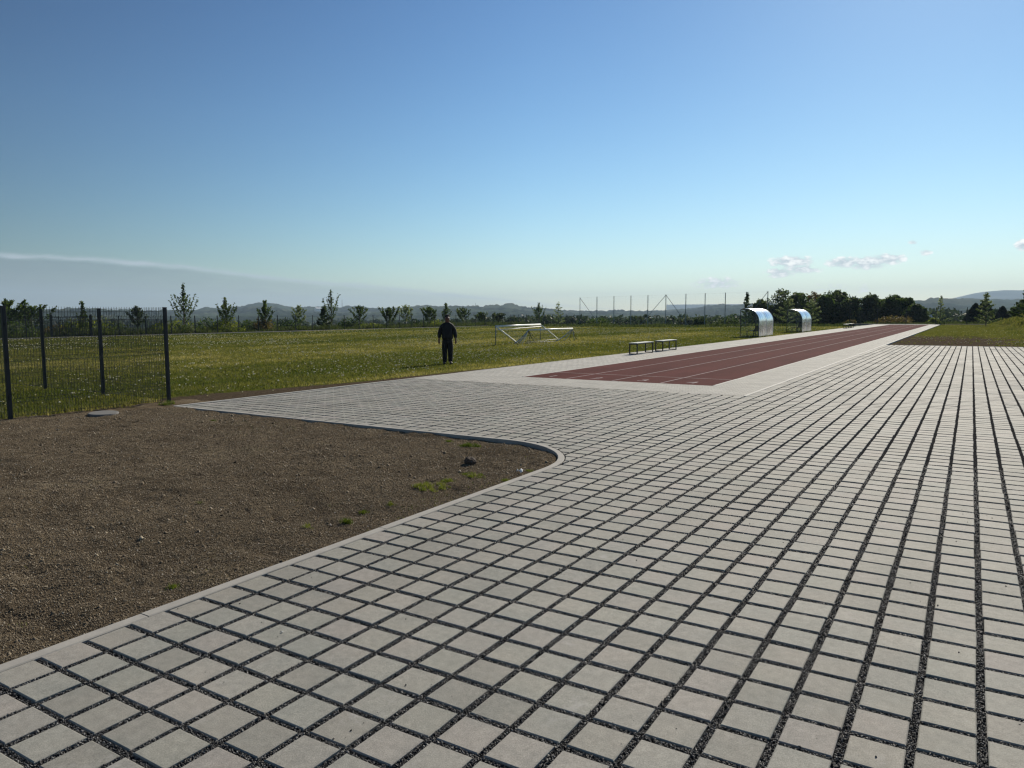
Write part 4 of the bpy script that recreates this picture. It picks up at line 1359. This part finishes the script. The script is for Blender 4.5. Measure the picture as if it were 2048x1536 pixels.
for (px, py, YY, W, mt, kd, dn, lab, grp) in [
    (1077, 605, 112, 3.4, L_MID, 'up', 1.8, 'young tree with a tufted top above the right end of the longer goal', 'young trees behind the far left fence'),
    (1117, 603, 112, 3.2, L_PALE, 'cone', 1.0, 'thin pale young tree left of the ball catching net', 'young trees behind the far left fence'),
    (1492, 584, 104, 1.9, L_MID, 'cone', 4.0, 'narrow dark young tree standing behind the nearer shelter', 'young trees behind the shelters'),
    (1575, 592, 118, 4.6, L_PALE, 'cone', 2.6, 'pale leaved young tree between the two shelters', 'young trees behind the shelters'),
    (1622, 596, 124, 4.4, L_PALE, 'cone', 2.2, 'pale leaved young tree right behind the farther shelter', 'young trees behind the shelters'),
    (1880, 590, 133, 2.6, L_PALE, 'cone', 1.6, 'slender pale young tree at the far end of the paved strip', 'young trees at the far end'),
    (1972, 584, 112, 3.4, L_PALE, 'cone', 2.6, 'pale wavy young conifer leaning right on the far right lawn', 'young trees at the far end'),
    (2052, 574, 96, 3.6, L_MID, 'cone', 4.0, 'dark branching tree cut by the right edge of the picture', 'young trees at the far end')]:
    x, y = at_px(px, Y=YY); z0 = -.1 if px < 1900 else gnd(x, y) - .05; H = ztop(px, py, x, y) - z0
    sapling((x, y, z0), H, W, mt, lab, leaf=.10, dens=dn * 1.5, kind=kd, low=.12, group=grp)


def bigtree(loc, H, W, mat, lab, group='dark trees beyond the far end', conifer=False, n=6500, leaf=.21, sparse_top=False):
    r = empty('spruce_tree' if conifer else 'broadleaf_tree', loc); tag(r, lab, 'tree', group)
    mb = MB(); r0 = .022 * H
    mb.tube([(0, 0, 0), (rnd.uniform(-.1, .1), 0, H * .3), (rnd.uniform(-.3, .3), 0, H * .62), (0, 0, H * .9)], [r0, r0 * .8, r0 * .5, r0 * .1], 8)
    if conifer:
        t = rng.random(n) ** .8; z = H * (.04 + .96 * t); R = W / 2 * (1 - t) ** .85 * (.75 + .35 * np.abs(np.sin(t * 34 + rng.random()))) + .05
        a = rng.random(n) * 2 * np.pi; rr = R * (.35 + .65 * rng.random(n) ** .5) * (.85 + .3 * fbm(a * 2.1, t * 9, 2, rnd.randrange(99)))
        P = np.stack([rr * np.cos(a), rr * np.sin(a), z - rr * .18], 1)
    else:
        lobes = []
        nlb = 34
        for k in range(nlb):
            t = .18 + .78 * k / nlb; env = math.sin(math.pi * min(.98, t * .9 + .12)) ** .6
            a = k * 2.399 + rnd.uniform(-.5, .5); rr = W * .5 * env * rnd.uniform(.35, .75)
            s = W * rnd.uniform(.08, .20) * (1.15 - .5 * t)
            zt_ = H * t * rnd.uniform(.90, .99)
            if k % 5 == 4 and t > .5: s *= .5; rr *= .6; zt_ = H * rnd.uniform(.86, .985)
            lobes.append((rr * math.cos(a), rr * math.sin(a), zt_, s))
            mb.tube([(0, 0, H * t * .6), (rr * .5 * math.cos(a), rr * .5 * math.sin(a), H * t * .8), (rr * math.cos(a), rr * math.sin(a), H * t * .95)], [r0 * .35, r0 * .2, r0 * .05], 5, False)
        lb = np.array(lobes); idx = rng.integers(0, nlb, n)
        d = rng.normal(size=(n, 3)); d /= np.linalg.norm(d, axis=1)[:, None]
        q = (.45 + .62 * rng.random(n) ** .6)[:, None]
        P = lb[idx, :3] + d * q * lb[idx, 3][:, None] * np.array([1.15, 1.15, .95]) + rng.normal(0, .12, (n, 3))
        P[:, 2] = np.maximum(P[:, 2], .2)
        if sparse_top:
            kk = (P[:, 2] < H * .62) | (rng.random(n) < .28); P = P[kk]
    mb.build('trunk', M_BARK, r)
    add_crown(r, P, leaf * (.6 + .8 * rng.random(len(P))), mat)
    return r


BIG = [  # px, top, Y, width, mat, conifer, label
    (1562, 580, 150, 8.2, L_DARK, 0, 'dark broadleaf tree behind the ball net, leftmost of the large group', 1),
    (1522, 604, 146, 6.0, L_DARK, 0, 'low dark bushy tree at the foot of the last net post', 0),
    (1592, 588, 152, 8.0, L_MID, 0, 'full dark tree rising between the two shelters', 0),
    (1628, 586, 156, 7.5, L_BROWN, 0, 'thin topped brownish tree above the farther shelter', 1),
    (1652, 590, 150, 7.5, L_MID, 0, 'dark rounded tree just right of the farther shelter', 0),
    (1676, 584, 152, 9.0, L_DARK, 0, 'largest dark domed tree of the group behind the distant benches', 0),
    (1702, 598, 148, 6.5, L_DARK, 0, 'lower dark shoulder tree ending the large group on its right', 0),
    (1742, 590, 150, 5.8, L_DARK, 0, 'dark pointed tree left end of the second group, above the track end', 0),
    (1762, 602, 158, 6.0, L_MID, 0, 'tree between the pointed and the twin tipped one of the second group', 0),
    (1789, 593, 150, 6.4, L_MID, 0, 'dark tree with a narrow top in the middle of the second group', 0),
    (1812, 599, 150, 6.0, L_MID, 0, 'dark tree right of the narrow topped one', 0),
    (1830, 610, 146, 4.6, L_DARK, 0, 'last low tree of the second group, beside a fence post', 0),
    (1950, 608, 128 + 12, 5.2, L_CON, 1, 'dark broad spruce left of the pale wavy conifer', 0),
    (1968, 601, 128 + 18, 5.4, L_CON, 1, 'dark taller spruce directly behind the pale wavy conifer', 0),
    (2004, 614, 128 + 12, 4.0, L_CON, 1, 'small dark spruce right of the pale wavy conifer', 0),
    (2062, 600, 128 + 8, 6.0, L_DARK, 0, 'dark tree behind the bank at the right edge', 0),
]
for (px, py, YY, W, mt, con, lab, sp) in BIG:
    x, y = at_px(px, Y=YY); z0 = float(valley_z(np.array([x]), np.array([y]), 0, 0)[0]); H = ztop(px, py, x, y) - z0
    bigtree((x, y, z0), H, W, mt, lab, conifer=bool(con), sparse_top=bool(sp), group='dark trees beyond the far end')


def shrub(loc, H, W, mat, lab, n=900, leaf=.11, group='shrubs behind the far left fence'):
    r = empty('shrub', loc); tag(r, lab, 'shrub', group)
    mb = MB()
    for k in range(6):
        a = k * 1.05; mb.tube([(0, 0, -.1), (W * .18 * math.cos(a), W * .18 * math.sin(a), H * .5), (W * .3 * math.cos(a), W * .3 * math.sin(a), H * .8)], [.03, .02, .006], 4, False)
    mb.build('stems', M_BARK, r)
    d = rng.normal(size=(n, 3)); d /= np.linalg.norm(d, axis=1)[:, None]; d[:, 2] = np.abs(d[:, 2])
    q = (.35 + .7 * rng.random(n) ** .5) * (.65 + .6 * fbm(d[:, 0] * 2.5 + 9, d[:, 1] * 2.5 + d[:, 2] * 2, 3, rnd.randrange(99)))
    P = d * q[:, None] * np.array([W / 2, W / 2, H])
    add_crown(r, P, leaf * (.6 + .8 * rng.random(n)), mat, 'foliage')


for (px, py, XX, W, mt, lab) in [
    (15, 640, -66, 5.0, L_MID, 'low shrub under the broad bushy tree at the left edge'),
    (110, 650, -67, 3.5, L_BROWN, 'brownish shrub seen through the near fence right of its first post'),
    (150, 640, -67, 3.6, L_YEL, 'yellow green shrub under the slim tree seen through the near fence'),
    (190, 636, -66.5, 4.2, L_YEL, 'yellow shrub beside the near fence post'),
    (228, 645, -68, 3.4, L_DARK, 'dark shrub right of the yellow one, seen through the wire'),
    (322, 648, -66, 3.0, L_YEL, 'light shrub just left of the last near fence post'),
    (350, 640, -67.5, 4.6, L_YEL, 'yellow green shrub under the tallest young tree'),
    (372, 650, -65.3, 2.6, L_DARK, 'dark low shrub at the foot of the tallest young tree'),
    (420, 636, -68.0, 4.8, L_MID, 'rounded shrub between the tallest young tree and its neighbour'),
    (450, 638, -66, 4.0, L_YEL, 'bright yellow green shrub under the narrow topped young tree'),
    (500, 640, -68.5, 3.0, L_MID, 'small pointed shrub left of the hilltop tree'),
    (526, 636, -66.5, 2.4, L_BROWN, 'reddish brown shrub under the hilltop tree'),
    (578, 638, -67, 4.5, L_MID, 'wide shrub under the pale round young tree'),
    (700, 634, -68, 3.2, L_MID, 'shrub left under the umbrella shaped tree'),
    (740, 645, -66, 4.0, L_YEL, 'low light shrub right under the umbrella shaped tree'),
    (840, 641, -66.5, 4.4, L_MID, 'leafy shrub left of the round tree beside the man'),
    (872, 640, -66, 4.6, L_YEL, 'light green shrub just left of the man'),
    (940, 648, -66, 5.0, L_MID, 'low green shrub right of the man')]:
    x, y = at_px(px, X=XX); z0 = -.3; H = ztop(px, py, x, y) - z0
    shrub((x, y, z0), H, W, mt, lab)
for (px, py, YY, W, mt, lab) in [(1793, 629, 137, 7.0, L_BROWN, 'rust coloured rounded shrub beyond the end of the track'),
                                 (1866, 638, 136, 2.2, L_YEL, 'small yellow shrub left of the slender pale tree'),
                                 (1700, 641, 136, 2.6, L_BROWN, 'small brown shrub right of the distant benches'),
                                 (1400, 634, 118, 3.0, L_DARK, 'dark shrub behind the net, left of the nearer shelter'),
                                 (1455, 634, 118, 5.0, L_DARK, 'dark green shrub behind the last net bays'),
                                 (1196, 636, 118, 5.5, L_MID, 'mid green shrub between the first two net posts')]:
    x, y = at_px(px, Y=YY); z0 = float(valley_z(np.array([x]), np.array([y]), 0, 0)[0]); H = ztop(px, py, x, y) - z0
    shrub((x, y, z0), H, W, mt, lab, 1600, .15, 'shrubs beyond the field edge')

# rough undergrowth behind the fence
N = 60000
X_ = -64.0 - 9 * rng.random(N) ** 1.3; Y_ = 10 + 100 * rng.random(N)
C = np.stack([X_, Y_, np.full(N, -.3)], 1)
H = (.25 + .6 * rng.random(N)) * (.4 + 1.2 * fbm(X_ / 1.5, Y_ / 3.0, 3, 131))
o = blades('undergrowth', C, H, np.full(N, .07), leafmat('undergrowth_leaves', (.02, .032, .010), (.045, .06, .018), (.10, .11, .035)), rng.random(N), .7)
tag(o, 'rough dark undergrowth along the outside of the far left fence', 'undergrowth', kind='stuff')
N = 30000
X_ = -62 + 100 * rng.random(N); Y_ = np.where(X_ < -15, back_y(X_) + 1, 130.6) + 9 * rng.random(N) ** 1.4
C = np.stack([X_, Y_, np.full(N, -.3)], 1)
H = (.2 + .5 * rng.random(N)) * (.4 + 1.2 * fbm(X_ / 2.5, Y_ / 2.5, 3, 133))
o = blades('undergrowth', C, H, np.full(N, .09), bpy.data.materials['undergrowth_leaves'], rng.random(N), .7)
tag(o, 'rough dark undergrowth beyond the far edge of the field', 'undergrowth', kind='stuff')


# far woods
def woods(name, a0, a1, r0, r1, ntree, topel, lab, leaf=1.0, seed=1):
    rg = np.random.default_rng(seed)
    Vs = []; 
    a = np.radians(a0 + (a1 - a0) * rg.random(ntree)); r_ = r0 + (r1 - r0) * rg.random(ntree)
    x, y = r_ * np.sin(a), r_ * np.cos(a); z0 = valley_z(x, y, 0, 0)
    te = topel(np.degrees(a)) + (rg.random(ntree) - .55) * .30
    Hh = CAMZ + np.tan(np.radians(te)) * r_ - z0; Hh = np.clip(Hh, 3.5, 26)
    npl = 110
    d = rg.normal(size=(ntree, npl, 3)); d /= np.linalg.norm(d, axis=2)[..., None]
    q = (.6 + .45 * rg.random((ntree, npl, 1)))
    W = (Hh * (.28 + .16 * rg.random(ntree)))
    P = d * q * np.stack([W, W, Hh * .5], 1)[:, None, :] + np.stack([x, y, z0 + Hh * .5], 1)[:, None, :]
    P = P.reshape(-1, 3); S = np.repeat(leaf * (.6 + r_ / 900), npl) * (.5 + .8 * rg.random(len(P)))
    V, f = leafquads(P, S)
    at_ = np.clip(np.repeat(rg.random(ntree), npl) * .7 + rg.random(len(P)) * .3, 0, 1)
    o = link(name, np_mesh(name, V, [f], np.repeat(at_, 4)), L_WOOD); tag(o, lab, 'wood', kind='stuff')


def el_px(pts):
    q = [dir_of(*p) for p in pts]; A_ = [t[0] for t in q]; E_ = [t[1] for t in q]
    return lambda a: np.interp(a, A_, E_)


woods('distant_wood', -40, -8, 230, 420, 420, el_px([(850, 640), (1000, 636), (1080, 633), (1200, 633), (1290, 634), (1400, 633), (1550, 628), (1700, 628)]), 'belt of dark woodland in the valley behind the net and goals', .8, 3)
woods('distant_wood', -8, 9, 240, 520, 260, el_px([(1780, 618), (1850, 617), (1900, 620), (1960, 622), (2048, 616), (2150, 612)]), 'belt of woodland in the valley beyond the far right end', .9, 4)
woods('distant_wood', -74, -38, 600, 1300, 420, el_px([(-100, 640), (200, 641), (500, 642), (800, 643), (1000, 640)]), 'far low woodland in the valley behind the young trees on the left', 1.4, 5)
woods('distant_wood', -72, -64.5, 330, 480, 60, el_px([(-100, 622), (60, 622), (150, 621), (240, 626), (330, 630)]), 'dark wooded rise seen through the near wire fence', 1.0, 6)


# house in the valley on the right, white farmhouse on the left hill, masts
def house(x, y, z, L, W, H, rz, wall, roof, lab):
    r = empty('house', (x, y, z), rz); tag(r, lab, 'house')
    mb = MB(); mb.box(-L / 2, L / 2, -W / 2, W / 2, -3, H); mb.add([(-L / 2, -W / 2, H), (-L / 2, W / 2, H), (-L / 2, 0, H + W * .38)], [(0, 1, 2)]); mb.add([(L / 2, -W / 2, H), (L / 2, W / 2, H), (L / 2, 0, H + W * .38)], [(0, 2, 1)])
    mb.build('wall', wall, r)
    mb = MB(); e = .5; t = .25
    for s in (-1, 1):
        mb.add([(-L / 2 - e, s * (W / 2 + e), H - .35), (L / 2 + e, s * (W / 2 + e), H - .35), (L / 2 + e, 0, H + W * .38 + .1), (-L / 2 - e, 0, H + W * .38 + .1),
                (-L / 2 - e, s * (W / 2 + e), H - .35 + t), (L / 2 + e, s * (W / 2 + e), H - .35 + t), (L / 2 + e, 0, H + W * .38 + .1 + t), (-L / 2 - e, 0, H + W * .38 + .1 + t)],
               [(0, 1, 2, 3), (4, 7, 6, 5), (0, 4, 5, 1), (1, 5, 6, 2), (3, 2, 6, 7), (0, 3, 7, 4)])
    mb.build('roof', roof, r)
    for i in range(3):
        xx = -L / 2 + L * (i + .5) / 3; mb = MB(); mb.box(xx - .5, xx + .5, -W / 2 - .03, -W / 2 + .02, H * .4, H * .75); mb.build('window', simple('dark_glass', (.03, .04, .05), .1) if 'dark_glass' not in bpy.data.materials else bpy.data.materials['dark_glass'], r)


for (px, py, D, L, W, H, lab) in [(1850, 638, 300, 6, 5, 2.2, 'house with a bright bluish roof low beyond the far right end'), (636, 617.5, 2900, 22, 14, 7, 'tiny white farmhouse on the distant hill above the fence')]:
    a, e = dir_of(px, py); x, y = D * math.sin(math.radians(a)), D * math.cos(math.radians(a)); z = CAMZ + D * math.tan(math.radians(e)) - H
    house(x, y, z, L, W, H, -math.radians(a) + .5, M_WHITE, simple('pale_metal_roof', (.62, .68, .72), .7) if D < 500 else M_WHITE, lab)
for (px, py, D, lab) in [(684, 599, 3300, 'thin radio mast on the ridge right of the tall sparse tree'), (951, 606, 3300, 'thin radio mast on the ridge right of the standing man')]:
    a, e = dir_of(px, py); x, y = D * math.sin(math.radians(a)), D * math.cos(math.radians(a)); zt = CAMZ + D * math.tan(math.radians(e))
    mb = MB(); hz_ = 55
    for k in range(3):
        an = k * 2.094; mb.tube([(1.6 * math.cos(an), 1.6 * math.sin(an), zt - hz_), (.3 * math.cos(an), .3 * math.sin(an), zt)], .35, 4)
    for k in range(12):
        z = zt - hz_ + 4.5 * k; rr = 1.6 - 1.3 * k / 12
        pp = [(rr * math.cos(q * 2.094), rr * math.sin(q * 2.094), z + q * 1.4) for q in range(4)]; mb.tube(pp, .15, 3)
    o = mb.build('radio_mast', M_GALV); o.location = (x, y, 0); tag(o, lab, 'mast', 'masts on the distant ridge')


# ------------------------------------------------------------------ person
def skin_obj(name, V, E, Rr, mat, parent, root=0, sub=2):
    Rr = [(q[0] * 1.16, q[1] * 1.16) if isinstance(q, tuple) else q * 1.16 for q in Rr]
    me = bpy.data.meshes.new(name); me.from_pydata(V, E, []); me.update()
    o = bpy.data.objects.new(name, me); COL.objects.link(o)
    md = o.modifiers.new('skin', 'SKIN'); md.use_smooth_shade = True; md.branch_smoothing = .6
    for i, q in enumerate(Rr):
        sv = me.skin_vertices[0].data[i]; sv.radius = q if isinstance(q, tuple) else (q, q); sv.use_root = (i == root)
    sb = o.modifiers.new('sub', 'SUBSURF'); sb.levels = sub; sb.render_levels = sub
    dg = bpy.context.evaluated_depsgraph_get(); m2 = bpy.data.meshes.new_from_object(o.evaluated_get(dg))
    bpy.data.objects.remove(o); bpy.data.meshes.remove(me)
    m2.name = name
    return link(name, m2, mat, parent, True)


PX_, PY_ = -15.62, 20.95
man = empty('person', (PX_, PY_, gnd(PX_, PY_)), math.radians(36.7)); tag(man, 'person in dark jacket and dark trousers standing on the grass with arms slightly held out', 'person')
V = [(0, 0, .95), (0, -.015, 1.10), (0, 0, 1.28), (0, .01, 1.41), (0, .0, 1.485), (0, -.01, 1.54), (0, -.015, 1.615), (0, -.005, 1.685)]
R = [(.13, .11), (.145, .125), (.145, .10), (.085, .07), .066, (.075, .088), (.086, .10), (.07, .08)]
E = [(i, i + 1) for i in range(7)]


def addv(p, r_, par):
    V.append(p); R.append(r_); E.append((par, len(V) - 1)); return len(V) - 1


addv((0, -.118, 1.605), .012, 6)
for s in (-1, 1):
    addv((s * .088, .0, 1.615), .014, 6)
    sh = addv((s * .16, .01, 1.375), .048, 2); el_ = addv((s * .250, .03, 1.14), .040, sh); fr_ = addv((s * .280, -.015, 1.02), .034, el_); wr = addv((s * .29, -.06, .90), .026, fr_); pa = addv((s * .295, -.075, .83), (.020, .036), wr)
    for q, (dx, dl) in enumerate(((-.03, .075), (-.010, .088), (.010, .083), (.028, .066))):
        k1 = addv((s * .295 + dx * .6, -.085 + dx * .5, .80), .0095, pa); k2 = addv((s * .290 + dx * .8, -.095 + dx * .5, .80 - dl * .5), .0085, k1); addv((s * .282 + dx * .8, -.090 + dx * .4, .80 - dl), .007, k2)
    t1 = addv((s * .275, -.105, .85), .011, pa); addv((s * .265, -.125, .815), .009, t1)
    hp = addv((s * .09, .0, .88), (.08, .085), 0); kn = addv((s * .100, -.015 - .02 * s, .50), .054, hp); ca = addv((s * .098, .02, .33), .048, kn); an = addv((s * .098, .02, .09), .034, ca); ft = addv((s * .115, -.10 - .04 * (s > 0), .045), (.04, .03), an); addv((s * .13, -.19 - .04 * (s > 0), .035), (.036, .02), ft)
M_SKIN = simple('skin', (.13, .052, .038), .55, 0, .1, 20)
skin_obj('body', V, E, R, M_SKIN, man)
M_JACK = simple('dark_jacket_cloth', (.005, .005, .006), .8, 0, .2, 12, .004)
M_TROU = simple('dark_trouser_cloth', (.005, .005, .007), .85, 0, .2, 12, .004)
V = [(0, .005, .86), (0, .0, .94), (0, -.01, 1.08), (0, 0, 1.28), (0, .012, 1.42), (0, .01, 1.485)]; R = [(.185, .155), (.195, .17), (.205, .185), (.200, .15), (.145, .11), (.088, .085)]; E = [(0, 1), (1, 2), (2, 3), (3, 4), (4, 5)]
for s in (-1, 1):
    sh = addv((s * .165, .01, 1.39), .082, 3); el_ = addv((s * .252, .035, 1.14), .076, sh); fr_ = addv((s * .280, -.01, 1.02), .068, el_); addv((s * .290, -.055, .90), .048, fr_)
skin_obj('jacket', V, E, R, M_JACK, man)
V = [(0, .005, 1.06), (0, .005, .92)]; R = [(.165, .14), (.165, .145)]; E = [(0, 1)]
for s in (-1, 1):
    hp = addv((s * .092, .0, .80), (.118, .12), 1); kn = addv((s * .100, -.015 - .02 * s, .50), .088, hp); ca = addv((s * .098, .02, .30), .080, kn); addv((s * .099, .01, .04), .070, ca)
skin_obj('trousers', V, E, R, M_TROU, man)
for s in (-1, 1):
    V = [(s * .10, .03, .05), (s * .115, -.08 - .04 * (s > 0), .05), (s * .13, -.19 - .04 * (s > 0), .04)]; R = [(.045, .045), (.05, .042), (.042, .03)]; E = [(0, 1), (1, 2)]
    skin_obj('shoe', V, E, R, M_BLACK, man)
V = [(0, .05, 1.62), (0, .02, 1.69), (0, -.035, 1.705)]; R = [(.086, .064), (.084, .068), (.068, .038)]; E = [(0, 1), (1, 2)]
skin_obj('hair', V, E, R, simple('short_dark_hair', (.03, .025, .02), .8), man)
for s in (-1, 1):
    bm = bmesh.new(); bmesh.ops.create_uvsphere(bm, u_segments=10, v_segments=8, radius=.012); me = bpy.data.meshes.new('eye'); bm.to_mesh(me); bm.free()
    o = link('eye', me, M_BLACK, man, True); o.location = (s * .034, -.108, 1.635)

# ------------------------------------------------------------------ haze
hz_m = bpy.data.materials.new('haze_air'); hz_m.use_nodes = True
hn = hz_m.node_tree.nodes; hn.clear(); ho = hn.new('ShaderNodeOutputMaterial'); hv = hn.new('ShaderNodeVolumePrincipled')
hv.inputs['Color'].default_value = (.62, .80, 1.0, 1); hv.inputs['Density'].default_value = 0.000115; hv.inputs['Anisotropy'].default_value = .12
hz_m.node_tree.links.new(hv.outputs[0], ho.inputs['Volume'])
mb = MB(); mb.box(-10800, 10800, -5000, 10800, -320, 330); o = mb.build('haze', hz_m); tag(o, 'thin blue haze in the air over the valley and hills', 'haze', kind='stuff')
bpy.context.view_layer.update()
